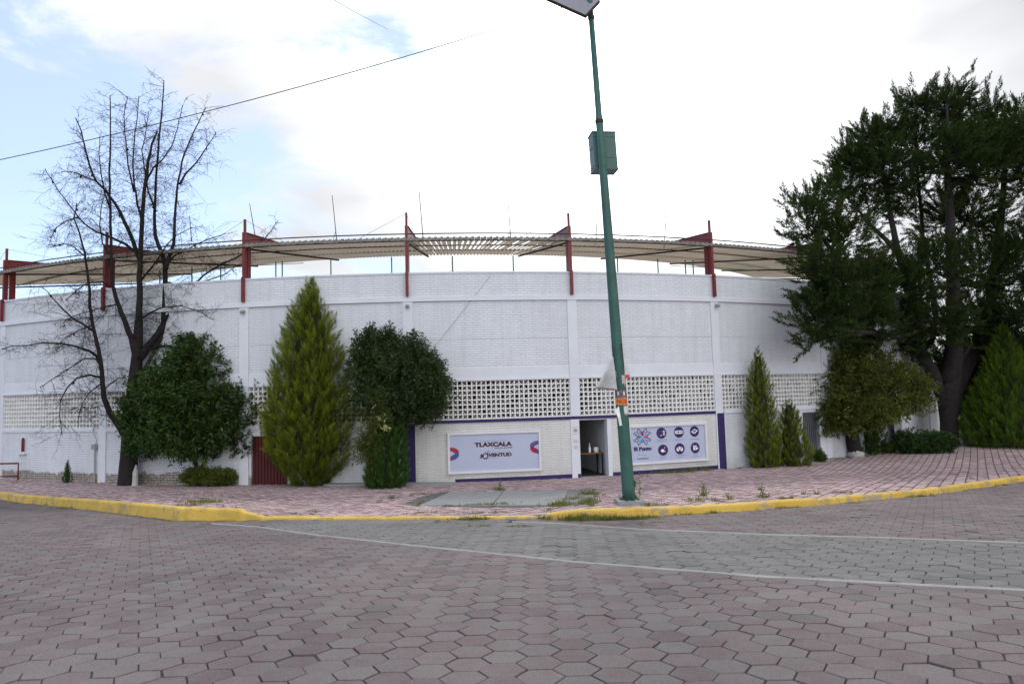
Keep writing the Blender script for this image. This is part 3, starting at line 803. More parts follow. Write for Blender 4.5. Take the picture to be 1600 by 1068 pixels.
# arched niche on the left
def arch_pts(w_, h_, n=10): return [(-w_, 0), (w_, 0)] + [(w_ * math.cos(a), h_ - w_ + w_ * math.sin(a)) for a in [PI * k / n for k in range(n + 1)]]
t_ = -.4268; m_ = MB(); A = arch_pts(.115, .52); n = len(A)
pl = [cyl(t_ + u / RR, -1.62 + v, RR + .006) for u, v in A]
m_.add(pl, [tuple(range(n))[::-1]]); m_.add([q - rdir(t_) * .05 for q in pl] + pl, [(i, (i + 1) % n, n + (i + 1) % n, n + i) for i in range(n)])
nic = build('niche', m_, MT['darkred'], ring)
m_ = MB(); A2 = arch_pts(.15, .56)
pl2 = [cyl(t_ + u / RR, -1.63 + v, RR + .02) for u, v in A2]; pl1 = [q + rdir(t_) * .014 for q in pl]
m_.add(pl1 + pl2, [(i, (i + 1) % n, n + (i + 1) % n, n + i) for i in range(n)])
m_.box(cyl(t_, -1.67, RR + .06), tdir(t_) * .22, rdir(t_) * .07, Vector((0, 0, .03)))
build('niche_surround', m_, MT['plaster'], nic)
# conduit and meter by pilaster 1
t_ = TT(1) - .008; m_ = MB(); m_.tube([cyl(t_, -2.95, RR + .08), cyl(t_, -1.45, RR + .08)], .028, 8)
m_.tube([cyl(t_, -1.45, RR + .08), cyl(t_ + .002, -1.2, RR + .08), cyl(t_ - .004, -.9, RR + .07), cyl(t_ - .001, -.7, RR + .06)], .012, 5)
m_.box(cyl(t_, -1.42, RR + .10), tdir(t_) * .09, rdir(t_) * .06, Vector((0, 0, .09)))
build('conduit', m_, MT['galv'], ring)
# notices pasted on the door pilaster
for k, (z, w_, h_) in enumerate(((-1.28, .10, .14), (-1.62, .09, .07), (-1.83, .08, .06))):
    t_ = DOOR[0] - .0048; m_ = MB(); m_.box(cyl(t_, z, RR + .040), tdir(t_) * w_, rdir(t_) * .003, Vector((0, 0, h_)), 0)
    if k == 0: m_.box(cyl(t_, z + .0, RR + .044), tdir(t_) * .06, rdir(t_) * .002, Vector((0, 0, .05)), 1)
    for j in range(3 if k else 2): m_.box(cyl(t_, z - h_ * .75 + j * h_ * (.6 if k else 1.5), RR + .0435), tdir(t_) * w_ * .75, rdir(t_) * .001, Vector((0, 0, .006)), 1)
    build('notice', m_, [MT['poster'], MT['printgrey']], ring)

# table with bottle and jug inside the doorway
tb = .2245; Pt = cyl(tb - .004, -2.866, RR - .85); ux = tdir(tb); uy = rdir(tb)
tab = thing('table', 'long wooden table with dark legs just inside the open doorway', 'table', Pt)
m_ = MB(); m_.box(Pt + Vector((0, 0, .74)), ux * .54, uy * .3, Vector((0, 0, .02))); build('tabletop', m_, MT['wood'], tab)
for sx in (-1, 1):
    for sy in (-1, 1):
        m_ = MB(); m_.box(Pt + ux * .51 * sx + uy * .26 * sy + Vector((0, 0, .36)), ux * .022, uy * .022, Vector((0, 0, .36))); build('leg', m_, MT['black'], tab)
def lathe(c, prof, n=12):
    m_ = MB(); o = 0
    for r, z in prof:
        for j in range(n): a = 2 * PI * j / n; m_.v.append((c.x + r * math.cos(a), c.y + r * math.sin(a), c.z + z))
    for i in range(len(prof) - 1):
        for j in range(n): m_.f.append((i * n + j, i * n + (j + 1) % n, (i + 1) * n + (j + 1) % n, (i + 1) * n + j)); m_.m.append(0)
    return m_
c = Pt + ux * .12 + uy * .1 + Vector((0, 0, .76))
bo = thing('bottle', 'clear pump bottle standing on the table in the doorway', 'bottle', c)
build('body', lathe(c, [(.001, 0), (.045, 0), (.045, .16), (.02, .20), (.018, .23), (.001, .23)]), MT['glasswhite'], bo)
build('pump', lathe(c + Vector((0, 0, .225)), [(.001, 0), (.02, 0), (.02, .03), (.006, .035), (.006, .07), (.03, .075), (.03, .09), (.001, .09)]), MT['white'], bo)
c = Pt + ux * .36 + uy * .08 + Vector((0, 0, .76))
jg = thing('jug', 'white jug with dark red lid at the right end of the doorway table', 'jug', c)
build('body', lathe(c, [(.001, 0), (.085, 0), (.095, .10), (.08, .17), (.05, .19), (.001, .19)]), MT['glasswhite'], jg)
build('lid', lathe(c + Vector((0, 0, .185)), [(.001, 0), (.052, 0), (.052, .05), (.001, .06)]), MT['darkred'], jg)

# ---------------------------------------------------------------- sign boards on the wall
def text_polys(body, size, font_off=0.0, spacing=1.0):
    cu = bpy.data.curves.new('t', 'FONT'); cu.body = body; cu.size = size; cu.offset = font_off; cu.space_character = spacing
    cu.resolution_u = 3; cu.fill_mode = 'FRONT'; cu.align_x = 'CENTER'; cu.align_y = 'CENTER'
    o = bpy.data.objects.new('t', cu); COL.objects.link(o)
    dg = bpy.context.evaluated_depsgraph_get(); me = bpy.data.meshes.new_from_object(o.evaluated_get(dg))
    vs = [tuple(v.co) for v in me.vertices]; fs = [tuple(p_.vertices) for p_ in me.polygons]
    bpy.data.objects.remove(o); bpy.data.curves.remove(cu); bpy.data.meshes.remove(me)
    xs_ = [v[0] for v in vs]; ys_ = [v[1] for v in vs]
    cx, cy = (min(xs_) + max(xs_)) / 2, (min(ys_) + max(ys_)) / 2
    return [(v[0] - cx, v[1] - cy) for v in vs], fs, max(xs_) - min(xs_), max(ys_) - min(ys_)
class Board:
    """flat board between two points on the wall; local x along, y up"""
    def __init__(s, a, b_, z0, z1, off):
        s.a = cyl(a, 0, RR + off); s.b = cyl(b_, 0, RR + off); s.ux = (s.b - s.a).normalized(); s.n = Vector((s.ux.y, -s.ux.x, 0))
        s.w = (s.b - s.a).length; s.z0 = z0; s.h = z1 - z0
    def pt(s, u, v, d=0): return Vector((s.a.x, s.a.y, s.z0)) + s.ux * u + Vector((0, 0, v)) + s.n * d
    def rect(s, m_, u0, u1, v0, v1, d0, d1, mi=0):
        m_.hexa([s.pt(u0, v0, d0), s.pt(u1, v0, d0), s.pt(u1, v0, d1), s.pt(u0, v0, d1), s.pt(u0, v1, d0), s.pt(u1, v1, d0), s.pt(u1, v1, d1), s.pt(u0, v1, d1)][0:8], mi)
    def poly(s, m_, pts, d, mi=0):
        n = len(pts); m_.add([s.pt(u, v, d) for u, v in pts], [tuple(range(n))], mi)
    def text(s, m_, body, cx, cy, wd, ht, d, off=.0, mi=0):
        vs, fs, w0, h0 = text_polys(body, 1.0, off)
        m_.add([s.pt(cx + x * wd / w0, cy + y * ht / h0, d) for x, y in vs], fs, mi)
def ellipse(cx, cy, rx, ry, n=28): return [(cx + rx * math.cos(2 * PI * k / n), cy + ry * math.sin(2 * PI * k / n)) for k in range(n)]
def seg(x0, y0, x1, y1, w_):
    dx, dy = x1 - x0, y1 - y0; l = math.hypot(dx, dy) or 1; nx_, ny_ = -dy / l * w_ / 2, dx / l * w_ / 2; ex, ey = dx / l * w_ * .3, dy / l * w_ * .3
    return [(x0 - ex - nx_, y0 - ey - ny_), (x1 + ex - nx_, y1 + ey - ny_), (x1 + ex + nx_, y1 + ey + ny_), (x0 - ex + nx_, y0 - ey + ny_)]
def signbase(B, name, label):
    s_ = thing(name, label, 'sign', B.pt(B.w / 2, 0, 0), 'sign boards fixed to the wall')
    m_ = MB(); f = .075; W, H = B.w, B.h
    B.rect(m_, 0, W, 0, f, -.05, .05); B.rect(m_, 0, W, H - f, H, -.05, .05); B.rect(m_, 0, f, f, H - f, -.05, .049); B.rect(m_, W - f, W, f, H - f, -.05, .049)
    build('frame', m_, MT['signframe'], s_)
    m_ = MB(); B.rect(m_, f, W - f, f, H - f, -.03, .0); build('panel', m_, MT['signboard'], s_)
    return s_
B1 = Board(.0712, .1648, -2.545, -1.21, .06); W, H = B1.w, B1.h
s1 = signbase(B1, 'wall_sign', 'white framed sign left of the doorway with TLAXCALA and JUVENTUD lettering')
def ribbon(sx, cx, cy, mi1, mi2):
    # a thick ribbon folded into an arrow: one arm red, the other blue, mirrored by sx
    k = .305; m_ = MB()
    arm1 = [(0, .62), (.20, .61), (.44, .44), (.54, .26), (.52, .04), (.40, -.04), (.22, .14), (0, .32)]
    arm2 = [(0, -.26), (.16, -.10), (.32, .06), (.48, .14), (.54, -.04), (.52, -.26), (.34, -.50), (.10, -.62), (0, -.62)]
    dark = [(0, -.27), (.15, -.12), (.13, -.36), (.04, -.50), (0, -.52)]
    sheen = [(.10, .52), (.30, .42), (.42, .24), (.38, .20), (.26, .34), (.08, .44)]
    for poly_, d, mi in ((arm1, .003, mi1), (arm2, .0045, mi2), (dark, .006, mi1), (sheen, .006, 2)):
        q = [(cx + sx * x * k * 1.75, cy + y * k * 1.12) for x, y in poly_]
        # keep every face turned towards the street
        ar = sum(q[i][0] * q[(i + 1) % len(q)][1] - q[(i + 1) % len(q)][0] * q[i][1] for i in range(len(q)))
        B1.poly(m_, q if ar > 0 else q[::-1], d, mi)
    build('ribbon_emblem', m_, [MT['crimson'], MT['steelblue'], MT['magentared']], s1)
ribbon(1, .078, H * .485, 0, 1)
ribbon(-1, W - .078, H * .575, 1, 0)
cx = W * .487
LM = [MT['maroon'], MT['navy'], MT['crimson'], MT['greyink']]
def word(B, S_, *args):
    m_ = MB(); B.text(m_, *args); build('lettering', m_, LM, S_)
word(B1, s1, 'TLAXCALA', cx, H * .685, 1.235, .150, .004, .06, 0)
word(B1, s1, 'Vamos Juntos', cx + .33, H * .592, .60, .062, .004, .02, 0)
word(B1, s1, 'GOBIERNO DEL ESTADO', cx, H * .775, .86, .028, .004, .0, 3)
word(B1, s1, 'J', cx - .42, H * .405, .09, .13, .004, .06, 1)
word(B1, s1, 'VENTUD', cx + .21, H * .425, .78, .12, .004, .058, 0)
m_ = MB(); ring_ = [(cx - .27 + .085 * math.cos(a), H * .405 + .085 * math.sin(a)) for a in [R_(130) + R_(300) * k / 18 for k in range(19)]]
for a, b_ in zip(ring_[:-1], ring_[1:]): B1.poly(m_, seg(*a, *b_, .036), .0045, 0)
B1.poly(m_, seg(cx - .29, H * .44, cx - .27, H * .51, .03), .005, 2); B1.poly(m_, seg(cx - .20, H * .41, cx - .19, H * .50, .028), .005, 0)
build('lettering', m_, LM, s1); m_ = MB(); B1.poly(m_, ellipse(cx - .17, H * .53, .015, .015, 10), .005, 0); build('lettering', m_, LM, s1)
word(B1, s1, 'INSTITUTO TLAXCALTECA DE LA', cx + .22, H * .495, .74, .022, .004, 0, 3)
word(B1, s1, 'TLAXCALA', cx + .0, H * .345, .35, .022, .004, 0, 3)

B2 = Board(.2585, .3518, -2.53, -1.19, .06); W, H = B2.w, B2.h
s2 = signbase(B2, 'wall_sign', 'white framed sign right of the pole with flower emblem and six round icons')
m_ = MB()
OX = B2.w - (cyl(.3518, 0) - cyl(.2626, 0)).length - .0
def S2(px, py):   # sign pixel coordinates of the photo -> board coordinates
    d = ray(px, py); n = B2.n; p0 = B2.pt(0, 0, 0); k = p0.dot(n) / d.dot(n); q = d * k
    return ((q - p0).dot(B2.ux), q.z - B2.z0)
fc = S2(1003.6, 682); R1 = .235
for k in range(4):
    a0 = PI / 2 * k + PI / 4
    def pp(a, r): return (fc[0] + math.cos(a0 + a) * r * 1.18, fc[1] + math.sin(a0 + a) * r * 1.02)
    o1, o2, o3, o4, o5 = pp(-.52, .19), pp(-.42, .30), pp(0, .235), pp(.42, .30), pp(.52, .19)
    i1, i2 = pp(-PI / 4, .10), pp(PI / 4, .10)
    x1, x2 = pp(-PI / 4, .135), pp(PI / 4, .135)
    a1, a2 = pp(-.28, .295), pp(.28, .295)
    for p_, q_ in ((x1, o2), (o2, a1), (a1, o3), (o3, a2), (a2, o4), (o4, x2), (x1, o1), (o5, x2), (pp(-.6, .08), o3), (pp(.6, .08), o3), (i1, a1), (i2, a2)):
        B2.poly(m_, seg(*p_, *q_, .016), .004, 0)
for k, mi in ((1, 1), (0, 2), (3, 3), (2, 4)):
    a0 = PI / 2 * k
    def pp(a, r): return (fc[0] + math.cos(a0 + a) * r * 1.18, fc[1] + math.sin(a0 + a) * r * 1.02)
    B2.poly(m_, [pp(0, .01), pp(-.55, .10), pp(0, .185), pp(.55, .10)], .0055, mi)
B2.poly(m_, ellipse(fc[0], fc[1], .014, .014, 10), .006, 5)
build('flower_emblem', m_, [MT['navy'], MT['magenta'], MT['coral'], MT['cyan'], MT['teal'], MT['white']], s2)
LM = [MT['navy'], MT['greyink']]
c = S2(1004.3, 700.5); word(B2, s2, 'El Punto', c[0], c[1], .68, .135, .004, .065, 0)
a, b_ = S2(989, 704.8), S2(1019, 703); m_ = MB(); B2.poly(m_, seg(*a, *b_, .006), .004, 1); build('rule_line', m_, LM, s2)
c = S2(1004.5, 716); word(B2, s2, 'TLAXCALA', c[0], c[1], .45, .05, .004, .04, 0)
c = S2(1006.5, 710.7); word(B2, s2, 'ITJ', c[0], c[1], .11, .045, .004, .01, 1); c = S2(998.5, 710); word(B2, s2, '*', c[0], c[1], .07, .06, .004, .005, 1)
for (x, y, wd) in ((1034, 686.3, .42), (1034, 689.2, .40), (1061.5, 686.5, .38), (1085, 685.6, .42), (1036, 713, .22), (1036, 716, .26), (1063, 710.8, .38), (1063, 713.8, .22), (1086.5, 709.6, .16), (1086.5, 712.6, .24)):
    c = S2(x, y); lr = random.Random(int(x * y)); u = c[0] - wd / 2; m_ = MB()
    while u < c[0] + wd / 2:
        l = lr.uniform(.02, .06); B2.poly(m_, seg(u, c[1], min(u + l, c[0] + wd / 2), c[1], .016), .004, 1); u += l + .012
    build('caption', m_, LM, s2)
a, b_ = S2(1049.6, 712.5), S2(1049.6, 719); m_ = MB(); B2.poly(m_, seg(*a, *b_, .006), .004, 1); build('rule_line', m_, LM, s2)
ICON = [(1033.4, 676.2), (1060.7, 674.7), (1085, 673.4), (1036, 702.7), (1062, 700.5), (1086.2, 699.2)]
for k, (x, y) in enumerate(ICON):
    m_ = MB(); c = S2(x, y); rx_, ry_ = .188, .185
    if k % 3 == 2: rx_ = .175
    B2.poly(m_, ellipse(c[0], c[1], rx_ + .012, ry_ + .012, 32), .003, 2)
    B2.poly(m_, ellipse(c[0], c[1], rx_, ry_, 32), .0045, 0); q = lambda x_, y_: (c[0] + x_, c[1] + y_)
    def R4(x0, y0, x1, y1, mi=1, d=.006): B2.poly(m_, [q(x0, y0), q(x1, y0), q(x1, y1), q(x0, y1)], d, mi)
    def E(x_, y_, a_, b2, mi=1, d=.006): B2.poly(m_, ellipse(c[0] + x_, c[1] + y_, a_, b2, 18), d, mi)
    if k == 0:
        R4(-.13, .055, .05, .062, 2); R4(-.13, -.07, .05, -.062, 2); R4(-.13, -.07, -.123, .062, 2); R4(.06, -.075, .125, .085); R4(-.04, -.10, .0, -.07)
        R4(.075, -.05, .11, .06, 2, .0065)
    elif k == 1: 
        R4(-.14, -.055, .14, .055); E(-.13, 0, .03, .05); E(.13, 0, .03, .05); E(-.01, 0, .03, .035, 0, .0065); R4(-.10, -.02, -.055, .02, 0, .0065); R4(.06, -.025, .11, .025, 0, .0065)
    elif k == 2:
        B2.poly(m_, [q(-.14, -.02), q(0, -.085), q(.14, .02), q(0, .085)], .006, 1); B2.poly(m_, [q(-.09, -.012), q(0, -.045), q(.09, .02), q(0, .055)], .0065, 0); B2.poly(m_, seg(*q(-.05, 0), *q(.05, .015), .02), .007, 2)
    elif k == 3: E(-.02, -.02, .07, .055); E(.065, .08, .018, .018); E(.075, -.05, .02, .02); B2.poly(m_, seg(*q(.05, 0), *q(.09, -.05), .014), .0065, 2)
    elif k == 4:
        E(-.075, -.02, .055, .07); E(.075, -.02, .055, .07); R4(-.08, -.03, .08, .055); R4(-.02, .05, .02, .08); E(-.06, .01, .022, .022, 0, .0065); E(.06, .01, .022, .022, 0, .0065)
    else:
        R4(-.08, -.075, .06, .02); B2.poly(m_, [q(.06, -.02), q(.115, -.06), q(.115, .02), q(.06, .0)], .006, 1); E(-.05, .055, .035, .032); E(.03, .06, .03, .03); E(.0, -.03, .03, .02, 0, .0065)
    build('icon', m_, [MT['navy'], MT['white'], MT['greyink']], s2)

# ---------------------------------------------------------------- annex wall on the right
PA0 = Vector((17.3, 30.8, -2.9)); PA1 = Vector((24.55, 40.2, -2.9)); dx_ = (PA1 - PA0).normalized(); nn = Vector((-dx_.y, dx_.x, 0))
an = thing('garden_wall', 'bright white brick wall with a niche running back behind the round hedge', 'wall', PA0)
m_ = MB(); 
def awall(m_, s0, s1, z0, z1, th0, th1):
    a = PA0 + dx_ * s0; b_ = PA0 + dx_ * s1
    m_.hexa([Vector((*(a + nn * th1)[:2], z0)), Vector((*(b_ + nn * th1)[:2], z0)), Vector((*(b_ + nn * th0)[:2], z0)), Vector((*(a + nn * th0)[:2], z0)),
             Vector((*(a + nn * th1)[:2], z1)), Vector((*(b_ + nn * th1)[:2], z1)), Vector((*(b_ + nn * th0)[:2], z1)), Vector((*(a + nn * th0)[:2], z1))])
LW = (PA1 - PA0).length
awall(m_, -1.8, LW, -3.2, -.95, -.3, 0); build('wall', m_, MT['brick_annex'], an)
m_ = MB(); awall(m_, -1.8, LW + .05, -.95, -.75, -.34, .05); awall(m_, -1.8, LW + .05, -.66, -.55, -.36, .09); awall(m_, -1.8, LW, -.75, -.66, -.3, 0.0)
build('cornice', m_, MT['plaster'], an)
m_ = MB(); awall(m_, LW - .25, LW + .03, -3.2, -.96, -.32, .05); awall(m_, 3.0, 3.15, -3.2, -.96, .0, .05); build('pillar', m_, MT['plaster'], an)
m_ = MB(); awall(m_, 9.6, 9.95, -2.2, -1.55, .0, .02); build('niche', m_, MT['darkred'], an)
m_ = MB(); awall(m_, 9.45, 10.1, -2.28, -2.2, .0, .10); build('sill', m_, MT['plaster'], an)
rg = thing('red_gate', 'tall red metal gate leaf between the white garden wall and pine trunk', 'gate', (25.3, 40.5, -2.9))
m_ = MB()
for k in range(6): m_.box((24.85 + k * .22, 40.5 + (k % 2) * .03, -1.5), (.105, 0, 0), (0, .03, 0), (0, 0, 1.45))
build('leaf', m_, MT['red'], rg)
m_ = MB(); m_.box((24.72, 40.45, -1.2), (.07, 0, 0), (0, .07, 0), (0, 0, 1.75)); m_.box((25.4, 40.45, .45), (.75, 0, 0), (0, .06, 0), (0, 0, .1)); build('frame', m_, MT['red'], rg)

# chain link fence behind the pine
fx0, fx1, fy = 26.9, 36.0, 40.0
cf = thing('chain_link_fence', 'chain link fence with a galvanised top rail right of the pine trunk', 'fence', (fx0, fy, -2.9))
m_ = MB(); m_.tube([(fx0, fy, -1.15), (fx1, fy - .5, -1.02)], .035, 6); build('rail', m_, MT['galv'], cf)
for k in range(4):
    m_ = MB(); x = fx0 + .2 + 2.9 * k; m_.tube([(x, fy - .05 * k, -3.0), (x, fy - .05 * k, -1.0)], .03, 6); build('fence_post', m_, MT['galv'], cf)
m_ = MB()
for k in range(110):
    for s in (-1, 1):
        x = fx0 - 1.8 + k * .1; a = Vector((x, fy - .02 - .002 * s, -2.95)); b_ = Vector((x + s * 1.8, fy - .02 - .002 * s, -1.12))
        if min(a.x, b_.x) < fx0 or max(a.x, b_.x) > fx1: continue
        m_.tube([a, b_], .003, 3, cap=False)
build('mesh', m_, MT['galv'], cf)

# red tube railing at the left edge
Q0 = on_walk(28, 749.5); Q1 = Q0 + Vector((-4.2, .3, 0)); 
rl = thing('railing', 'low red tube railing by the wall at the left edge', 'railing', Q0)
m_ = MB(); m_.tube([Q1 + Vector((0, 0, .60)), Q0 + Vector((0, 0, .60)), Q0 + Vector((0, 0, -.05))], .03, 8); build('frame', m_, MT['darkred'], rl)
m_ = MB(); m_.tube([Q1 + Vector((0, 0, .14)), Q0 + Vector((0, 0, .14))], .022, 8); build('lower_rail', m_, MT['darkred'], rl)
m_ = MB(); m_.tube([Q1 + Vector((0, 0, .6)), Q1 + Vector((0, 0, -.05))], .03, 8); build('frame_post', m_, MT['darkred'], rl)

# ---------------------------------------------------------------- lamp pole with solar panel
PB_ = POLE_P.copy(); PB_.y += .05; Yp = PB_.y
def pole_at(py):   # axis of the pole at an image row
    x = 983.5 + (921.5 - 983.5) * (785 - py) / 785.0
    return atY(x, py, Yp)
pl_ = thing('street_lamp', 'leaning green steel pole with solar panel, battery box and torn posters', 'street lamp', PB_)
base = pole_at(783); top = pole_at(-12); ax = (top - base).normalized()
m_ = MB(); Ls = (top - base).length
prof = [(0, .118), (.25, .116), (Ls * .30, .100), (Ls * .62, .078), (Ls * .745, .068), (Ls * .746, .060), (Ls, .050)]
m_.tube([base + ax * a for a, _ in prof], [r for _, r in prof], 20); pole_o = build('pole', m_, MT['pole'], pl_, smooth=True)
def prad(s): return float(np.interp(s, [a for a, _ in prof], [r for _, r in prof]))
m_ = MB(); m_.box(PB_ + Vector((0, 0, .03)), (.25, 0, 0), (0, .25, 0), (0, 0, .045)); build('footing', m_, MT['concrete'], pl_)
m_ = MB(); m_.box(base + Vector((0, 0, .0)), (.19, 0, 0), (0, .19, 0), (0, 0, .012)); build('base_plate', m_, MT['black'], pl_)
for k in range(4):
    a = PI / 2 * k + .35; d = Vector((math.cos(a), math.sin(a), 0)); n_ = Vector((-d.y, d.x, 0)) * .006
    m_ = MB(); p0 = base + d * .10 + Vector((0, 0, .01))
    m_.add([p0 - n_, p0 + d * .11 - n_, p0 + Vector((0, 0, .16)) - n_, p0 + n_, p0 + d * .11 + n_, p0 + Vector((0, 0, .16)) + n_], [(0, 1, 2), (5, 4, 3), (0, 3, 4, 1), (1, 4, 5, 2), (2, 5, 3, 0)])
    build('gusset', m_, MT['pole'], pl_)
    m_ = MB(); q = base + Vector((math.cos(a + .78), math.sin(a + .78), 0)) * .17; m_.tube([q, q + Vector((0, 0, .06))], .018, 6); build('anchor_bolt', m_, MT['rust'], pl_)
for py in (190, 28):
    m_ = MB(); q = pole_at(py); s = (q - base).length; m_.tube([q - ax * .03, q + ax * .03], prad(s) + .012, 16); build('collar', m_, MT['rust'], pl_)
m_ = MB(); q = pole_at(755); s = (q - base).length; m_.box(q + Vector((prad(s) + .01, -.02, 0)), (.014, 0, 0), (0, .04, 0), (0, 0, .06)); build('hand_hole', m_, MT['pole'], pl_)
# battery box behind the shaft
q = atY(942, 239.5, Yp + .30); bx = thing('tmp', 'x', 'x', q) if False else None
ca, sa = math.cos(.12), math.sin(.12); bxx = Vector((ca, sa, 0)); bxy = Vector((-sa, ca, 0))
m_ = MB(); m_.box(q, bxx * .225, bxy * .17, ax * .355)
for e in ((-.23, .0),): pass
m_.box(q - bxy * .172 + ax * .27, bxx * .215, bxy * .004, ax * .006); m_.box(q - bxy * .172 - ax * .14, bxx * .17, bxy * .004, ax * .006)
m_.box(q - ax * .36, bxx * .235, bxy * .18, ax * .012); m_.box(q + ax * .36, bxx * .235, bxy * .18, ax * .012)
bb_ = build('battery_box', m_, MT['box'], pl_)
m_ = MB(); m_.box(q - bxx * .235 + ax * .1, bxx * .012, bxy * .03, ax * .03); build('hinge', m_, MT['galv'], bb_); m_ = MB(); m_.box(q - bxx * .235 - ax * .28, bxx * .012, bxy * .03, ax * .03); build('hinge', m_, MT['galv'], bb_)
m_ = MB(); m_.tube([q + ax * .35 - bxx * .06, q + ax * .50 - bxx * .07, q + ax * .42 - bxx * .02 - bxy * .2], .012, 6); build('cable', m_, MT['black'], pl_)
# tilted solar panel, its pale underside seen from below
cpan = pole_at(-40) + Vector((-.02, .02, 0))
pv = [atY(862, -4, Yp + .1), atY(915, 26, Yp - .25), atY(942, -3, Yp + .12), atY(905, -40, Yp + .9)]
c0 = pv[1]; e1 = pv[0] - pv[1]; e2 = pv[2] - pv[1]
e2 = e2.normalized() * .62; e1 = (e1 - e2.normalized() * e1.dot(e2.normalized()) * .4).normalized() * 1.15
nrm = e1.cross(e2).normalized(); nrm = nrm if nrm.z > 0 else -nrm
cc_ = c0 + e1 / 2 + e2 / 2
m_ = MB(); m_.box(cc_ + nrm * .02, e1 * .49, e2 * .49, nrm * .008); sp = build('solar_panel', m_, MT['solar'], pl_)
m_ = MB()
for s in (-1, 1):
    m_.box(cc_ + e1 * .5 * s, e1.normalized() * .014, e2 * .5 + e2.normalized() * .014, nrm * .028); m_.box(cc_ + e2 * .5 * s, e1 * .5, e2.normalized() * .014, nrm * .027)
    m_.box(cc_ + e1 * .22 * s + nrm * .002, e1.normalized() * .012, e2 * .48, nrm * .012)
build('panel_frame', m_, MT['rust'], sp)
m_ = MB(); m_.tube([top - ax * .25, cc_], .03, 8); m_.tube([pole_at(28), c0 + e1 * .25 + e2 * .3], .012, 6); build('panel_arm', m_, MT['pole'], pl_)
# posters wrapped round the shaft
def wrap(py0, py1, a0, a1, mats, mi=0, rag=0, off=.004, seed=1):
    m_ = MB(); n = 14; lr = random.Random(seed); q0, q1 = pole_at(py0), pole_at(py1)
    s0, s1 = (q0 - base).length, (q1 - base).length
    for k in range(n + 1):
        a = a0 + (a1 - a0) * k / n; d = Vector((math.sin(a), -math.cos(a), 0))
        m_.v.append(tuple(q0 + d * (prad(s0) + off))); j = lr.uniform(-rag, rag)
        m_.v.append(tuple(q1 + ax * j + d * (prad(s1) + off)))
    for k in range(n): m_.f.append((2 * k, 2 * k + 1, 2 * k + 3, 2 * k + 2)); m_.m.append(mi)
    return m_
def paper(name, m_, mats, label, z, py):
    return build(name, m_, mats, None, pole_at(py), label=label, cat='poster', group='papers on the lamp pole')
m_ = wrap(609, 622, -1.5, 1.5, 0, 0, 0)
for k in range(5):
    q0 = pole_at(616); s = (q0 - base).length; a = -1.1 + k * .5; d = Vector((math.sin(a), -math.cos(a), 0)); m_.box(q0 + d * (prad(s) + .006) + ax * .02 * (k % 2), Vector((-d.y, d.x, 0)) * .016, d * .002, ax * .035, 1 if k % 2 else 2)
paper('poster', m_, [MT['posterbrown'], MT['poster'], MT['steelblue']], 'dark brown printed poster band around the green pole above the orange one', 0, 616)
m_ = wrap(621, 632, -1.6, 1.6, 0, 0, .004)
vs, fs, w0, h0 = text_polys('NGB', 1.0, .04)
q0 = pole_at(626.5); s = (q0 - base).length; rad = prad(s) + .008
V_ = []
for x, y in vs:
    a = (x / w0) * 1.9; d = Vector((math.sin(a), -math.cos(a), 0)); V_.append(q0 + d * rad + ax * (y / h0 * .085))
m_.add(V_, fs, 1)
paper('poster', m_, [MT['orange'], MT['orangered']], 'orange poster strip with red letters around the green pole', 0, 626)
m_ = MB(); rr2 = random.Random(3)
q0 = pole_at(640); s = (q0 - base).length
m_ = wrap(634, 646, .15, 1.35, 0, 0, .035, .005, 8); paper('paper_scrap', m_, [MT['poster']], 'torn white paper scrap below the orange strip on the pole', 0, 640)
m_ = wrap(586, 602, .2, 1.3, 0, 0, .05, .005, 5); paper('paper_scrap', m_, [MT['tape']], 'torn grey paper remains on the pole above the brown poster', 0, 594)
# loose strip hanging from the pole, left
m_ = MB(); P4 = [atY(961, 640, Yp - .12), atY(967, 634, Yp - .12), atY(972, 664, Yp - .10), atY(968, 665, Yp - .18)]
mid1 = atY(965.5, 652, Yp - .2); mid2 = atY(969.5, 649, Yp - .14)
m_.add([P4[0], P4[1], mid2, mid1], [(0, 1, 2, 3)]); m_.add([mid1, mid2, P4[2], P4[3]], [(0, 1, 2, 3)])
o = paper('paper_strip', m_, [MT['white']], 'white paper strip peeling off the left of the pole below posters', 0, 650)
o.modifiers.new('s', 'SOLIDIFY').thickness = .002
# old banner of thin cloth, tied by two rods left of the pole
bt = thing('banner', 'crumpled white triangular banner with grey emblem hanging left of the pole', 'banner', pole_at(600))
rows = []; a0, a1 = atY(953, 560, Yp - .14), atY(958.5, 557, Yp - .12); b0, b1 = atY(929.5, 606, Yp - .32), atY(964, 609, Yp - .13)
m_ = MB(); nr, ncl = 12, 9
for r in range(nr + 1):
    v = r / nr
    for c in range(ncl + 1):
        u = c / ncl; q = a0.lerp(a1, u).lerp(b0.lerp(b1, u), v); 
        q = q + Vector((0, -.05 * math.sin(u * 5 + v * 2) * v, 0)) + Vector((.02 * math.sin(v * PI) * (1 - u), 0, 0)); m_.v.append(tuple(q))
for r in range(nr):
    for c in range(ncl): a = r * (ncl + 1) + c; m_.f.append((a, a + 1, a + ncl + 2, a + ncl + 1)); m_.m.append(0)
o = build('cloth', m_, MT['bannercloth'], bt, smooth=True); o.modifiers.new('s', 'SOLIDIFY').thickness = .004
m_ = MB(); m_.box(b0.lerp(b1, .5) + Vector((0, -.01, 0)), (b1 - b0) * .5, Vector((0, .01, 0)), Vector((0, 0, .012))); build('hem', m_, MT['posterbrown'], bt)
m_ = MB()
cE = atY(954.5, 588, Yp - .30)
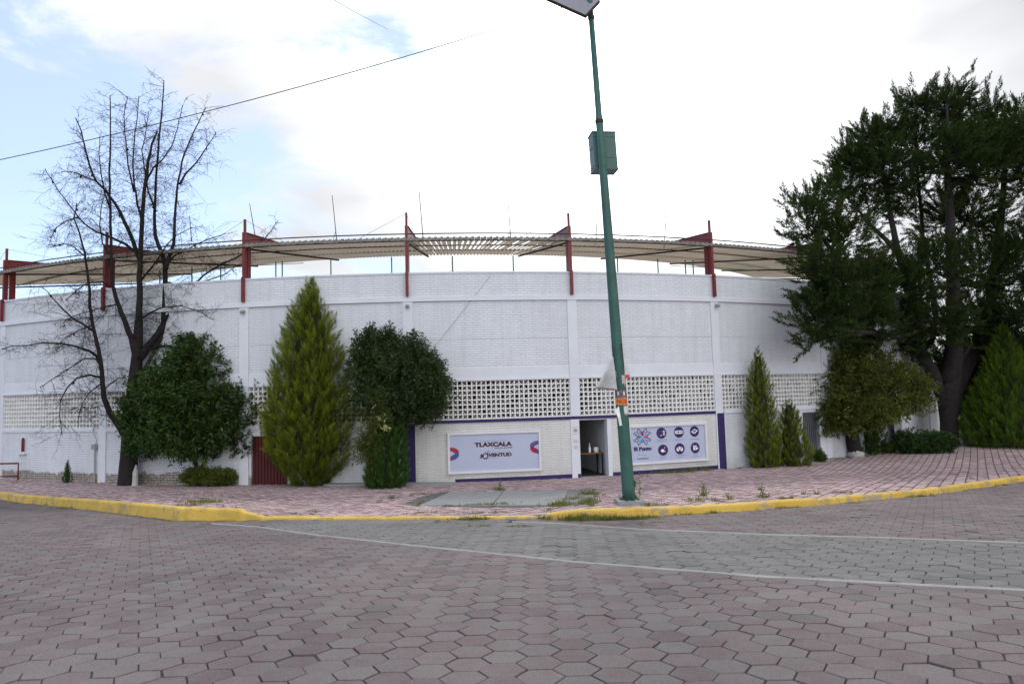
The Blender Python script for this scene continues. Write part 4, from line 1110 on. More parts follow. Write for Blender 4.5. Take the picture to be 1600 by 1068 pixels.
for rx_, ry_, wd in ((.105, .125, .016), (.05, .06, .016), (.018, .02, .02)):
    pts = []
    for k in range(21):
        a = 2 * PI * k / 20; ca_, sa_ = math.cos(a), math.sin(a)
        f = 1 / (abs(ca_) ** 4 + abs(sa_) ** 4) ** .25 if rx_ > .1 else 1
        pts.append(cE + Vector((rx_ * ca_ * f * .85 + ry_ * sa_ * .1, 0, ry_ * sa_ * f)))
    m_.tube(pts, .006, 4)
m_.tube([cE + Vector((-.06, 0, .07)), cE + Vector((0, 0, -.01)), cE + Vector((.05, 0, -.08))], .005, 4)
build('emblem', m_, MT['tape'], bt)
for k, (x0, y0, x1, y1) in enumerate(((956, 540, 960.5, 568), (970.5, 536, 975, 575))):
    m_ = MB(); m_.tube([atY(x0, y0, Yp - .12), atY(x1, y1, Yp - .12)], .009, 5)
    build('rod', m_, MT['rust'], bt)
m_ = MB(); q = [atY(976, 556, Yp - .05), atY(984.5, 585, Yp + .0), atY(976, 586, Yp - .05)]
m_.add([q[0], q[1], q[2]], [(0, 1, 2)]); q = [atY(976, 585, Yp - .06), atY(984.5, 585.5, Yp - .02), atY(982, 590, Yp - .02), atY(977.5, 592, Yp - .06)]; m_.add(q, [(0, 1, 2, 3)], 1)
o = build('pennant', m_, [MT['poster'], MT['coral']], bt); o.modifiers.new('s', 'SOLIDIFY').thickness = .003

# ---------------------------------------------------------------- overhead wires
def wire(name, pts, label, r=.010):
    m_ = MB(); n = 40; a, b_, sag = pts
    P = [a.lerp(b_, k / n) - Vector((0, 0, sag * 4 * (k / n) * (1 - k / n))) for k in range(n + 1)]
    m_.tube(P, r, 5); return build(name, m_, MT['wire'], None, a, label=label, cat='wire')
wire('overhead_wire', (atY(-260, 300, 15.5), atY(1010, -32, 14.5), .40), 'long black wire crossing the sky from left edge up to the solar panel')
wire('overhead_wire', (atY(430, -55, 15), atY(606, 46, 24.5), .05), 'short thin wire slanting down at the top of the picture', .006)
m_ = MB(); m_.tube([cyl(.118, 3.95, RR + .05), cyl(.075, 2.2, RR + .04), cyl(.052, 1.3, RR + .03)], .0045, 4); build('cable', m_, MT['wire'], ring)

# ================================================================= PLANTS
def norm(a): return a / np.maximum(1e-9, np.linalg.norm(a, axis=-1, keepdims=True))
def leaves(pos, d, nrm, ln, wd, fold=.15):
    """one folded leaf quad per row"""
    d = norm(d); s = norm(np.cross(d, nrm)); n = np.cross(s, d)
    ln = ln[:, None]; wd = wd[:, None]
    a = pos; b = pos + d * ln * .45 + s * wd * .5 + n * ln * .03; c = pos + d * ln - n * ln * fold; e = pos + d * ln * .45 - s * wd * .5 + n * ln * .03
    V = np.stack([a, b, c, e], 1).reshape(-1, 3); Q = np.arange(len(V)).reshape(-1, 4)
    return V, Q
def sample_lobes(lobes, n, seed, shell=.5, clump=1.6, thr=-.12):
    r = np.random.default_rng(seed); vol = np.array([l[1][0] * l[1][1] * l[1][2] * (l[2] if len(l) > 2 else 1) for l in lobes]); vol = vol ** .8; vol /= vol.sum()
    out = []; nr = []
    while len(out) < n:
        i = r.choice(len(lobes), p=vol); c, rad = lobes[i][0], lobes[i][1]
        d = r.normal(size=3); d /= np.linalg.norm(d); k = shell + (1 - shell) * r.random() ** .6
        p_ = np.array(c) + d * np.array(rad) * k * (1 + .10 * r.normal())
        if noise.noise((p_[0] * clump, p_[1] * clump, p_[2] * clump + seed)) < thr + .12 * r.normal(): continue
        out.append(p_); nr.append(d)
    return np.array(out), np.array(nr)
def leafy(name, lobes, ntw, per, ln, wd, mat, parent, seed, twl=.32, upb=.5, droop=.25, shell=.5, clump=1.6, thr=-.12, fold=.2, origin=None, **kw):
    r = np.random.default_rng(seed); P, D = sample_lobes(lobes, ntw, seed, shell, clump, thr)
    ax_ = norm(D * .8 + np.array([0, 0, upb]) + r.normal(size=D.shape) * .35)
    k = (np.arange(per) + .5) / per
    base = (P[:, None, :] + ax_[:, None, :] * (k[None, :, None] * twl - twl * .5)).reshape(-1, 3)
    A = np.repeat(ax_, per, 0); rv = norm(r.normal(size=A.shape)); side_ = norm(np.cross(A, rv))
    d = norm(A * .55 + side_ * .95 - np.array([0, 0, droop]))
    nn_ = norm(np.cross(side_, A) + r.normal(size=A.shape) * .4)
    n = len(base); V, Q = leaves(base, d, nn_, ln * (.7 + .6 * r.random(n)), wd * (.7 + .6 * r.random(n)), fold)
    return raw(name, V, Q, mat, parent, origin, **kw)
def branch_mb(segs, n=7, mb=None):
    mb = mb or MB()
    for pts, rad in segs: mb.tube(pts, rad, n)
    return mb
def curvy(a, b_, n, amp, seed, rad0, rad1):
    lr = random.Random(seed); a = Vector(a); b_ = Vector(b_); P = []; Rr = []
    o = Vector((lr.uniform(-1, 1), lr.uniform(-1, 1), lr.uniform(-.5, .5))) * amp
    for k in range(n + 1):
        s = k / n; P.append(a.lerp(b_, s) + o * math.sin(s * PI) + Vector((lr.uniform(-1, 1), lr.uniform(-1, 1), lr.uniform(-1, 1))) * amp * .15 * (0 < k < n))
        Rr.append(rad0 + (rad1 - rad0) * s)
    return P, Rr
def V3(px, py, Y): return atY(px, py, Y)
def lob(px, py, Y, rx, ry, rz=None, wgt=1):
    """ellipsoid given by its centre pixel, depth and pixel radii"""
    k = Y / FPX; return (tuple(atY(px, py, Y)), (rx * k, (rz if rz else (rx + ry) / 2) * k, ry * k), wgt)

# ---- columnar and conical conifers made of flat upswept sprays
def conifer(name, label, base, H, prof, nspray, mat, seed, spray=.42, lean=(0, 0), trunk_r=.07, group='conical cypresses', bladen=9, upk=1.0, ztop=0.0, tiltk=.35):
    r = np.random.default_rng(seed); th_ = thing(name, label, 'tree', base, group)
    b0 = Vector(base); tp = b0 + Vector((lean[0], lean[1], H * .93)); m_ = MB(); m_.tube([b0 - Vector((0, 0, .1)), b0.lerp(tp, .5), tp], [trunk_r, trunk_r * .6, .012], 7)
    build('trunk', m_, MT['bark'], th_)
    pz = [a for a, _ in prof]; pr = [b_ for _, b_ in prof]
    hs = np.linspace(0, 1, 200); wts = np.interp(hs, pz, pr) + .04; cdf = np.cumsum(wts); cdf /= cdf[-1]
    h = np.interp(r.random(nspray), cdf, hs); rad = np.interp(h, pz, pr); ang = r.random(nspray) * 2 * PI
    # plumes: upswept flame-shaped shoots, each a bundle of small sprays round its own axis
    npl = max(50, nspray // 22)
    u_ = (np.arange(npl) + r.random(npl)) / npl; hp = np.interp(u_, cdf, hs); ap = (np.arange(npl) * 2.39996 + r.random(npl) * .9) % (2 * PI)
    rp = np.interp(hp, pz, pr) * np.where(r.random(npl) < .72, .68 + .28 * r.random(npl), .40 + .3 * r.random(npl))
    op = np.stack([np.cos(ap), np.sin(ap), np.zeros(npl)], 1)
    Ap = norm(np.array([0, 0, 1.0]) * (.95 + .5 * hp[:, None]) + op * (.50 + .35 * r.random(npl))[:, None] + r.normal(size=(npl, 3)) * .12)
    sc_ = spray / .29; Lp = sc_ * (.42 + .34 * r.random(npl)) * np.interp(hp, [0, .8, 1], [1, .85, .5]) * (.5 + .5 * min(1, H / 5))
    Cp = np.stack([b0.x + lean[0] * hp + rp * np.cos(ap), b0.y + lean[1] * hp + rp * np.sin(ap), b0.z + hp * H], 1) - Ap * (Lp * .35)[:, None]
    ks = 26; n = npl * ks; sv_ = np.tile((np.arange(ks) + .5) / ks, npl); A0 = np.repeat(Ap, ks, 0); L0 = np.repeat(Lp, ks); h = np.repeat(hp, ks)
    wv_ = .24 * L0 * np.sin(np.clip(sv_ * 1.0 + .10, 0, 1) * PI) ** .7 * (1 - .35 * sv_)
    rd_ = r.normal(size=(n, 3)); rd_ = norm(rd_ - A0 * (rd_ * A0).sum(1, keepdims=True)); rr0 = r.random(n) ** .5
    cen = np.repeat(Cp, ks, 0) + A0 * (L0 * (sv_ - .1))[:, None] + rd_ * (wv_ * rr0)[:, None]
    cen[:, 2] = np.maximum(cen[:, 2], b0.z + .04)
    A = norm(A0 + rd_ * (.45 * rr0)[:, None] + r.normal(size=(n, 3)) * .16)
    outd = np.repeat(op, ks, 0)
    S = norm(np.cross(A, norm(rd_ + r.normal(size=(n, 3)) * .6))); Nn = np.cross(S, A)
    L_ = spray * .62 * (.6 + .6 * r.random(n)) * np.interp(h, [0, .85, 1], [1, .9, .7]); k = .3 + .7 * sv_
    pt_ = np.repeat(.45 + .55 * r.random(npl), ks); rib2 = (pt_ - .6)
    V = []; tips = []
    for j in range(bladen):
        s = (j / (bladen - 1)) if bladen > 1 else 0; sg = 1 if j % 2 else -1
        st = cen + A * (L_ * (s * .80 - .25))[:, None]
        if j == bladen - 1: d = A; bl = L_ * .45
        else: d = norm(A * .95 + S * (sg * (.55 - .15 * s)) + r.normal(size=(n, 3)) * .12); bl = L_ * (.50 - .24 * s)
        wv = bl * .17; sd_ = norm(np.cross(d, Nn)); 
        q0 = st; q1 = st + d * (bl * .5)[:, None] + sd_ * wv[:, None] * .5; q2 = st + d * bl[:, None]; q3 = st + d * (bl * .5)[:, None] - sd_ * wv[:, None] * .5
        V.append(np.stack([q0, q1, q2, q3], 1)); tf = np.clip(np.clip((sv_ - .2) * 1.6, 0, 1) * (.35 + .65 * s) * pt_ * (.5 + .5 * rr0) * 1.35, 0, 1)
        tips.append(np.stack([tf * .2, tf * .6, tf, tf * .6], 1))
    V = np.stack(V, 1).reshape(-1, 3); Tp = np.stack(tips, 1).reshape(-1); Q = np.arange(len(V)).reshape(-1, 4)
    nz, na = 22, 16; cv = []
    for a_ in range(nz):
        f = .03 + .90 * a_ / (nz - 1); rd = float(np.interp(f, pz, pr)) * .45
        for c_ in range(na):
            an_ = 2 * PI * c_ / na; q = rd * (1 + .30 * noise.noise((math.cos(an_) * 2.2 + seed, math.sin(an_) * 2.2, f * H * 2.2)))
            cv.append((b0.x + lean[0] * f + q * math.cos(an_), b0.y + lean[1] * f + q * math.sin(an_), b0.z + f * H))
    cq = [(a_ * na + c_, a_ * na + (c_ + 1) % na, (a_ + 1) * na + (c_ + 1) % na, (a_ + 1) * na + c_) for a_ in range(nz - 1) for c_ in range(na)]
    raw('shaded_twig_core', np.array(cv), np.array(cq), MT['twigshade'], th_)  # lumpy core of twigs, crown self-shading put into its dark colour
    raw('crown', V, Q, mat, th_, None, Tp)
    return th_
b = on_walk(488, 757)
conifer('cypress', 'tall golden green cypress left of the purple edged wall', b, 6.75,
        [(0, .62), (.05, .85), (.11, 1.22), (.17, 1.48), (.23, 1.56), (.35, 1.53), (.47, 1.42), (.59, 1.24), (.71, 1.0), (.80, .76), (.89, .42), (.955, .15), (1, .03)], 30000, MT['leaf_yellow'], 3, .27, trunk_r=.11)
b = on_walk(1192, 729.5); b.y -= .1
conifer('cypress', 'slim tall yellow green cypress right of the purple painted frame', b, 4.25,
        [(0, .48), (.1, .56), (.3, .58), (.5, .54), (.65, .44), (.8, .32), (.9, .19), (1, .03)], 9000, MT['leaf_yellow'], 8, .18, trunk_r=.05)
b = on_walk(1238, 727)
conifer('cypress', 'short bushy yellow green cypress beside the slim one and grey gate', b, 2.35,
        [(0, .66), (.15, .74), (.4, .64), (.6, .48), (.8, .32), (1, .05)], 7000, MT['leaf_yellow'], 12, .17, trunk_r=.04)
b = on_walk(1592, 698); b = Vector((b.x, b.y + .4, b.z))
conifer('cypress', 'broad conical green cypress at the right edge of the sidewalk', b, 5.3,
        [(0, 1.75), (.08, 1.98), (.2, 1.85), (.4, 1.42), (.6, .95), (.8, .48), (.93, .18), (1, .03)], 24000, MT['leaf_cypress'], 15, .27, trunk_r=.1)
b = Vector((atY(604, 755, 21.25).x, 21.25, 0)); b.z = walk_z(b.x, b.y)
conifer('cypress', 'dark green columnar cypress under the laurel beside the purple upright', b, 2.05,
        [(0, .64), (.1, .70), (.5, .68), (.8, .62), (.93, .45), (1, .1)], 12000, MT['leaf_bluegreen'], 19, .18, trunk_r=.06)
b = on_walk(1366, 708.5); b.y += .3
conifer('cypress', 'dark narrow cypress behind the whitewashed trunk at right', b, 2.6,
        [(0, .62), (.3, .68), (.7, .5), (1, .1)], 6000, MT['leaf_bluegreen'], 22, .2, trunk_r=.05)
b = on_walk(105, 754.3)
conifer('conifer_seedling', 'tiny dark conical conifer standing alone by the worn wall', b, .78,
        [(0, .12), (.15, .17), (.4, .14), (.7, .07), (1, .01)], 2400, MT['leaf_bluegreen'], 25, .07, trunk_r=.015)

# ---- round leafy tree, left
Yt = 21.4; b = on_walk(312, 757.0); Yt = b.y
tr = thing('leafy_tree', 'round dark green tree with forked stems above the small hedge', 'tree', b)
lb_ = [lob(300, 640, Yt, 88, 76, 80), lob(232, 645, Yt - .2, 42, 55, 45), lob(372, 640, Yt, 40, 55, 45), lob(292, 565, Yt, 40, 38, 40), lob(340, 572, Yt + .3, 38, 40), lob(262, 590, Yt - .3, 36, 38), lob(300, 680, Yt - .6, 70, 38), lob(225, 690, Yt, 28, 28), lob(378, 690, Yt, 26, 28), lob(330, 545, Yt, 14, 22), lob(305, 545, Yt, 12, 24), lob(288, 545, Yt, 10, 24)]
leafy('crown', lb_, 3900, 15, .14, .048, MT['leaf_dark'], tr, 31, .42, .6, .35, .25, 1.5, -.42)
st = [curvy(b - Vector((0, 0, .1)), V3(306, 735, Yt), 4, .02, 1, .10, .085), curvy(V3(308, 742, Yt), V3(292, 690, Yt - .2), 5, .06, 2, .075, .045), curvy(V3(309, 742, Yt), V3(306, 680, Yt + .3), 5, .05, 3, .06, .035),
      curvy(V3(312, 742, Yt), V3(338, 690, Yt), 6, .08, 4, .075, .045), curvy(V3(338, 692, Yt), V3(375, 650, Yt + .3), 4, .06, 5, .04, .015), curvy(V3(292, 692, Yt - .2), V3(240, 640, Yt - .2), 5, .1, 6, .04, .015), curvy(V3(330, 700, Yt), V3(310, 600, Yt), 5, .1, 7, .04, .012)]
build('trunk', branch_mb(st, 8), MT['bark'], tr, smooth=True)

# ---- laurel right of the tall cypress
b = on_walk(612, 757); Yt = 21.6; b = Vector((atY(618, 750, Yt).x, Yt, walk_z(0, Yt)))
tr = thing('laurel_tree', 'dark glossy laurel tree between the golden cypress and the entrance', 'tree', b)
lb_ = [lob(622, 602, Yt, 74, 66, 62), lob(664, 612, Yt, 42, 50), lob(590, 570, Yt + .2, 46, 48), lob(672, 590, Yt, 26, 34), lob(605, 528, Yt, 10, 20), lob(582, 525, Yt, 9, 18), lob(645, 540, Yt, 12, 22), lob(640, 560, Yt, 34, 32), lob(600, 545, Yt, 26, 28), lob(650, 560, Yt, 26, 26), lob(624, 545, Yt, 14, 24), lob(572, 545, Yt, 22, 28), lob(668, 640, Yt, 26, 20), lob(628, 640, Yt - .3, 46, 24)]
leafy('crown', lb_, 2600, 15, .12, .036, MT['leaf_laurel'], tr, 37, .45, 1.1, .1, .35, 1.6, -.25)
st = [curvy(b - Vector((0, 0, .1)), V3(620, 640, Yt), 6, .08, 11, .08, .05), curvy(V3(619, 700, Yt), V3(655, 620, Yt), 5, .08, 12, .045, .02), curvy(V3(619, 690, Yt), V3(590, 590, Yt), 5, .08, 13, .045, .02)]
build('trunk', branch_mb(st, 7), MT['bark'], tr, smooth=True)
# flowering shrub between them
b = on_walk(588, 758.5); b = Vector((atY(588, 750, 21.0).x, 21.0, walk_z(0, 21.0)))
fs_ = thing('flowering_shrub', 'loose leggy shrub with pale yellow flowers right of the golden cypress', 'shrub', b)
lb_ = [lob(585, 650, 21.0, 26, 34, 20), lob(578, 700, 21.0, 22, 34, 20), lob(590, 622, 21, 16, 16)]
leafy('foliage', lb_, 330, 13, .15, .028, MT['leaf_olive'], fs_, 41, .4, .7, .45, .3, 1.8, -.2)
P, D = sample_lobes([lob(584, 632, 20.8, 8, 6), lob(594, 652, 20.75, 9, 6), lob(603, 669, 20.75, 8, 5)], 75, 5, .1); r_ = np.random.default_rng(5)
V, Q = leaves(P, norm(r_.normal(size=P.shape)) + np.array([0, -.3, .3]), r_.normal(size=P.shape), .09 + .05 * r_.random(len(P)), .025 + .015 * r_.random(len(P)))
raw('blossom', V, Q, MT['petal'], fs_)
st = [curvy(b, V3(586, 640, 21), 6, .1, 15, .03, .01), curvy(b, V3(600, 660, 21), 6, .1, 16, .025, .01), curvy(b, V3(575, 680, 21), 6, .1, 17, .025, .01)]
build('stem', branch_mb(st, 6), MT['bark'], fs_)

# ---- olive toned tree on the right, whitewashed at the foot
b = on_walk(1340, 713); Yt = b.y + .2; b.y = Yt
tr = thing('ornamental_tree', 'spreading olive green tree with whitewashed foot right of the grey gate', 'tree', b)
lb_ = [lob(1342, 612, Yt, 78, 56, 60), lob(1283, 628, Yt, 50, 40), lob(1405, 612, Yt, 50, 42), lob(1255, 632, Yt, 22, 30), lob(1436, 612, Yt, 22, 26), lob(1300, 660, Yt - .4, 44, 22), lob(1335, 570, Yt, 44, 34), lob(1340, 548, Yt, 16, 22), lob(1300, 575, Yt, 30, 26), lob(1380, 570, Yt, 34, 26), lob(1340, 645, Yt - .5, 70, 26), lob(1420, 640, Yt, 26, 14), lob(1280, 655, Yt, 30, 16), lob(1432, 610, Yt, 16, 22), lob(1262, 605, Yt, 16, 20)]
leafy('crown', lb_, 3400, 14, .14, .046, MT['leaf_olive'], tr, 43, .45, .4, .4, .3, 1.3, -.35)
st = [curvy(V3(1337, 706, Yt), V3(1332, 672, Yt), 4, .05, 21, .27, .23), curvy(V3(1331, 682, Yt), V3(1312, 640, Yt), 5, .1, 22, .16, .07), curvy(V3(1334, 680, Yt), V3(1352, 630, Yt), 5, .1, 23, .15, .07), curvy(V3(1334, 680, Yt), V3(1336, 600, Yt), 5, .1, 24, .13, .05),
      curvy(V3(1312, 642, Yt), V3(1275, 610, Yt), 5, .1, 25, .07, .02), curvy(V3(1352, 632, Yt), V3(1400, 600, Yt), 5, .1, 26, .07, .02), curvy(V3(1350, 655, Yt), V3(1425, 640, Yt), 6, .15, 27, .05, .015)]
tk = build('trunk', branch_mb(st, 9), MT['bark'], tr, smooth=True)
m_ = MB(); m_.tube([b - Vector((0, 0, .1)), V3(1339, 704, Yt)], [.33, .285], 12); build('whitewash', m_, MT['whitewash'], tk, smooth=True)

# ---- hedges and low shrubs
def boxlobes(px0, px1, py0, py1, Y, n, seed):
    lr = random.Random(seed); out = []; H = (py1 - py0) / 2
    for k in range(n):
        x = px0 + (px1 - px0) * (k + .5) / n; out.append(lob(x, (py0 + py1) / 2 + lr.uniform(-1, 1), Y, (px1 - px0) / n * .8, H * lr.uniform(.92, 1.05), H * 1.3))
    return out
def hedge(name, label, px0, px1, py0, py1, n, ntw, ln, mat, seed):
    b = on_walk((px0 + px1) / 2, py1); Y = min(b.y + .35, farY(b.x) - .45) if px0 < 400 else b.y + .35; b = atY((px0 + px1) / 2, py1, Y); b.z = walk_z(b.x, Y); h_ = thing(name, label, 'hedge', Vector((b.x, Y, b.z)))
    leafy('foliage', boxlobes(px0 + 4, px1 - 4, py0, py1, Y, n, seed), ntw, 10, ln, ln * .5, mat, h_, seed, .16, .6, 0, .25, 2.5, -.3)
    m_ = MB()
    for k in range(5):
        x = b.x + (k - 2) * (px1 - px0) * Y / FPX * .16; a = Vector((x, Y, b.z - .1)); m_.tube([a, a + Vector((.05 * (k - 2), 0, (py1 - py0) * Y / FPX * .7))], [.03, .008], 5)
    build('stem', m_, MT['bark'], h_); return h_
hedge('hedge', 'small clipped yellow green hedge by the wall behind the forked stems', 284, 368, 731, 757.5, 5, 1100, .055, MT['hedgeyellow'], 51)
hedge('hedge', 'dark green rounded hedge in front of the white garden wall', 1402, 1490, 672, 709, 5, 1500, .08, MT['hedge'], 53)
hedge('shrub', 'small bright green shrub between the dark cypress and rounded hedge', 1376, 1400, 691, 709, 2, 220, .07, MT['hedgeyellow'], 55)
hedge('shrub', 'small green shrub at the foot of the grey gate', 1272, 1290, 704, 722, 2, 120, .07, MT['leaf_cypress'], 57)

# ---- bare tree
def bare_tree():
    Y = 23.1; b = atY(199, 757, Y); b.z = walk_z(b.x, Y)
    tr = thing('bare_tree', 'tall leafless tree with many dark fine twigs at the left', 'tree', b)
    K = Y / FPX; lr = random.Random(77)
    limbs = [  # pixels, start radius px, end radius px, depth drift
        ([(199, 762), (200, 735), (202, 700), (204, 650), (210, 600), (213, 570), (215, 548), (216, 520), (217, 500)], 16.5, 6.0, 0),
        ([(215, 560), (216, 520), (217, 497), (218, 450), (219, 400), (223, 332), (227, 287), (231, 250), (238, 225), (246, 205)], 10, 1.2, -.5),
        ([(213, 565), (232, 540), (247, 521), (256, 505), (258, 470), (258, 411), (250, 388), (243, 370), (241, 340), (242, 317), (245, 268), (249, 212), (254, 165), (256, 126)], 9.5, .8, .8),
        ([(258, 420), (266, 398), (271, 380), (273, 343), (276, 310), (279, 280), (288, 239), (300, 212), (311, 190), (322, 167)], 5, .6, 1.5),
        ([(281, 288), (290, 272), (307, 254), (318, 238), (327, 224), (338, 206)], 2.6, .5, .8),
        ([(213, 560), (205, 528), (193, 497), (183, 470), (176, 448), (174, 400), (172, 325), (171, 268), (173, 212), (172, 149)], 7.5, .7, -1.2),
        ([(218, 405), (213, 390), (202, 362), (190, 335), (180, 317), (165, 298), (150, 283), (139, 257), (133, 232), (128, 205), (118, 184)], 5.5, .7, -1.6),
        ([(219, 398), (195, 381), (172, 370), (150, 362), (134, 350), (123, 340), (108, 320), (94, 302), (82, 283), (70, 263)], 3.4, .5, -1.0),
        ([(200, 690), (188, 668), (174, 650), (163, 622), (160, 600), (160, 580), (154, 545), (145, 507), (141, 480), (140, 451), (136, 420), (132, 395), (124, 365), (116, 340), (120, 318)], 7.5, .8, -1.2),
        ([(155, 560), (140, 548), (120, 541), (95, 537), (70, 536), (45, 539), (20, 540), (2, 545)], 3.2, .5, -1.6),
        ([(149, 520), (132, 508), (115, 498), (100, 484), (86, 470), (75, 456), (62, 446)], 3, .5, -1),
        ([(161, 590), (140, 585), (120, 590), (105, 605), (95, 625), (93, 650), (97, 680)], 2.6, .5, -1.8),
        ([(160, 575), (150, 560), (130, 560), (110, 575), (85, 590), (62, 605)], 2.4, .5, -1.5),
        ([(217, 590), (236, 560), (250, 530), (262, 500), (280, 470), (300, 447), (318, 430), (345, 413), (375, 400), (398, 385), (412, 373), (425, 358), (434, 345)], 4.2, .5, .9),
        ([(222, 550), (250, 540), (290, 541), (330, 535), (352, 526), (375, 514), (398, 500), (416, 482)], 3.2, .5, .6),
        ([(256, 500), (275, 478), (295, 460), (320, 440), (352, 428), (378, 410)], 3, .5, 1.6),
        ([(258, 415), (275, 398), (300, 385), (325, 374), (352, 365)], 2.4, .5, 1.2),
        ([(219, 440), (235, 420), (250, 400), (262, 380), (275, 368), (300, 355)], 2.6, .5, -.8),
        ([(223, 345), (215, 320), (210, 290), (208, 255), (210, 220), (214, 185), (217, 150)], 3, .5, -1.2),
        ([(228, 285), (240, 262), (255, 248), (268, 228), (278, 200), (285, 165)], 2.4, .5, 1.0),
        ([(172, 325), (163, 300), (158, 270), (155, 240), (156, 215)], 2.2, .5, -1.5),
        ([(210, 300), (200, 260), (196, 220), (194, 180), (200, 150)], 2, .5, .3),
        ([(174, 400), (160, 380), (156, 350), (158, 325), (164, 300)], 2, .5, .8),
        ([(243, 330), (232, 300), (226, 265), (222, 235), (228, 205), (232, 175)], 2.4, .5, 1.3),
        ([(150, 283), (130, 275), (112, 268), (96, 268)], 1.6, .5, -1.6), ([(123, 340), (105, 345), (88, 355), (78, 372)], 1.6, .5, -1.4), ([(133, 400), (115, 385), (100, 380), (84, 385)], 1.6, .5, -1.4),
        ([(258, 440), (275, 445), (290, 455), (305, 470), (318, 492)], 1.8, .5, 1), ([(176, 448), (160, 440), (140, 442), (120, 452), (102, 470)], 2, .5, -1.4),
        ([(217, 500), (235, 488), (255, 480), (285, 478), (310, 486), (335, 500)], 2.2, .5, -1), ([(185, 475), (165, 478), (140, 486), (118, 492), (98, 505)], 1.8, .5, .8),
        ([(160, 610), (172, 600), (185, 590), (198, 592)], 1.6, .5, -.6), ([(145, 507), (125, 515), (105, 525), (85, 545)], 1.8, .5, .6), ([(157, 600), (140, 612), (128, 632), (122, 660)], 1.6, .5, -1.3)]
    big = MB(); tw = MB(); cones = []
    def twig(p, d, L_, r, lv):
        n = 4; P = [p]; q = p.copy(); dd = d.copy()
        for k in range(n):
            dd = (dd + Vector((lr.uniform(-.2, .2), lr.uniform(-.2, .2), lr.uniform(-.20, .16)))).normalized(); q = q + dd * (L_ / n); P.append(q.copy())
        tw.tube(P, [r, r * .8, r * .62, r * .5, r * .4], 3, cap=False)
        if lv < 2:
            for k in range(1, n + 1):
                for _ in range(2 if lv == 0 else 1):
                    if lr.random() < .80:
                        sd_ = Vector((lr.uniform(-1, 1), lr.uniform(-1, 1), lr.uniform(-.9, .75))).normalized()
                        twig(P[k], (dd * .7 + sd_ * .8).normalized(), L_ * lr.uniform(.30, .55), r * .62, lv + 1)
    for px, r0, r1, dr in limbs:
        pts = []; n = len(px)
        for k, (x, y) in enumerate(px):
            s = k / (n - 1); yy = Y + (dr * s if dr else 0) + .10 * noise.noise((x * .03, y * .03, dr))
            pts.append(atY(x, y, yy))
        # refine
        P = []; Rd = []
        for k in range(n - 1):
            for j in range(3):
                s = j / 3; q = pts[k].lerp(pts[k + 1], s); u = (k + s) / (n - 1)
                q += Vector((noise.noise((q.x * 2.5, q.z * 2.5, dr)), 0, noise.noise((q.z * 2.5, q.x * 2.5, 9 + dr)))) * .03 * (1 if r0 < 16 else .3)
                P.append(q); ra = r0 * (.80 if r0 < 16 else .93); Rd.append((ra + (r1 - ra) * u ** (.8 if r0 > 16 else .58)) * K)
        P.append(pts[-1]); Rd.append(r1 * K)
        big.tube(P, Rd, 10 if r0 > 7 else 6)
        if r0 > 16: continue
        length = sum((P[i + 1] - P[i]).length for i in range(len(P) - 1)); cum = 0; nxt = .5 if r0 > 5 else .15
        for i in range(len(P) - 1):
            sl_ = (P[i + 1] - P[i]).length; d0 = (P[i + 1] - P[i]).normalized(); u0 = cum / length
            while nxt < cum + sl_:
                q = P[i].lerp(P[i + 1], (nxt - cum) / sl_); u = nxt / length
                sd_ = Vector((lr.uniform(-1, 1), lr.uniform(-1, 1), lr.uniform(-.6, .5))).normalized()
                d = (d0 * .55 + sd_).normalized(); L_ = lr.uniform(.25, 1.25) * (.6 if u > .7 else 1.0)
                twig(q, d, L_, .0080, 0 if L_ > .35 else 1)
                if len(cones) < 80 and lr.random() < .04:
                    c = q + sd_ * .05; cn = MB(); cn.tube([c, c + Vector((0, 0, -.05)), c + Vector((0, 0, -.09))], [.018, .042, .01], 6); cones.append(cn)
                nxt += lr.uniform(.07, .15)
            cum += sl_
    # root flare and rough bark blotches
    build('trunk', big, MT['deadwood'], tr, smooth=True)
    build('twigs', tw, MT['deadwood'], tr)
    for cn in cones: build('cone', cn, MT['deadwood'], tr)
    m_ = MB(); q = atY(211, 750, Y - .33); m_.tube([q - Vector((0, 0, .25)), q + Vector((.0, .02, .25)), q + Vector((0, .05, .5))], [.10, .085, .02], 8); build('limewash_patch', m_, MT['whitewash'], tr)
bare_tree()

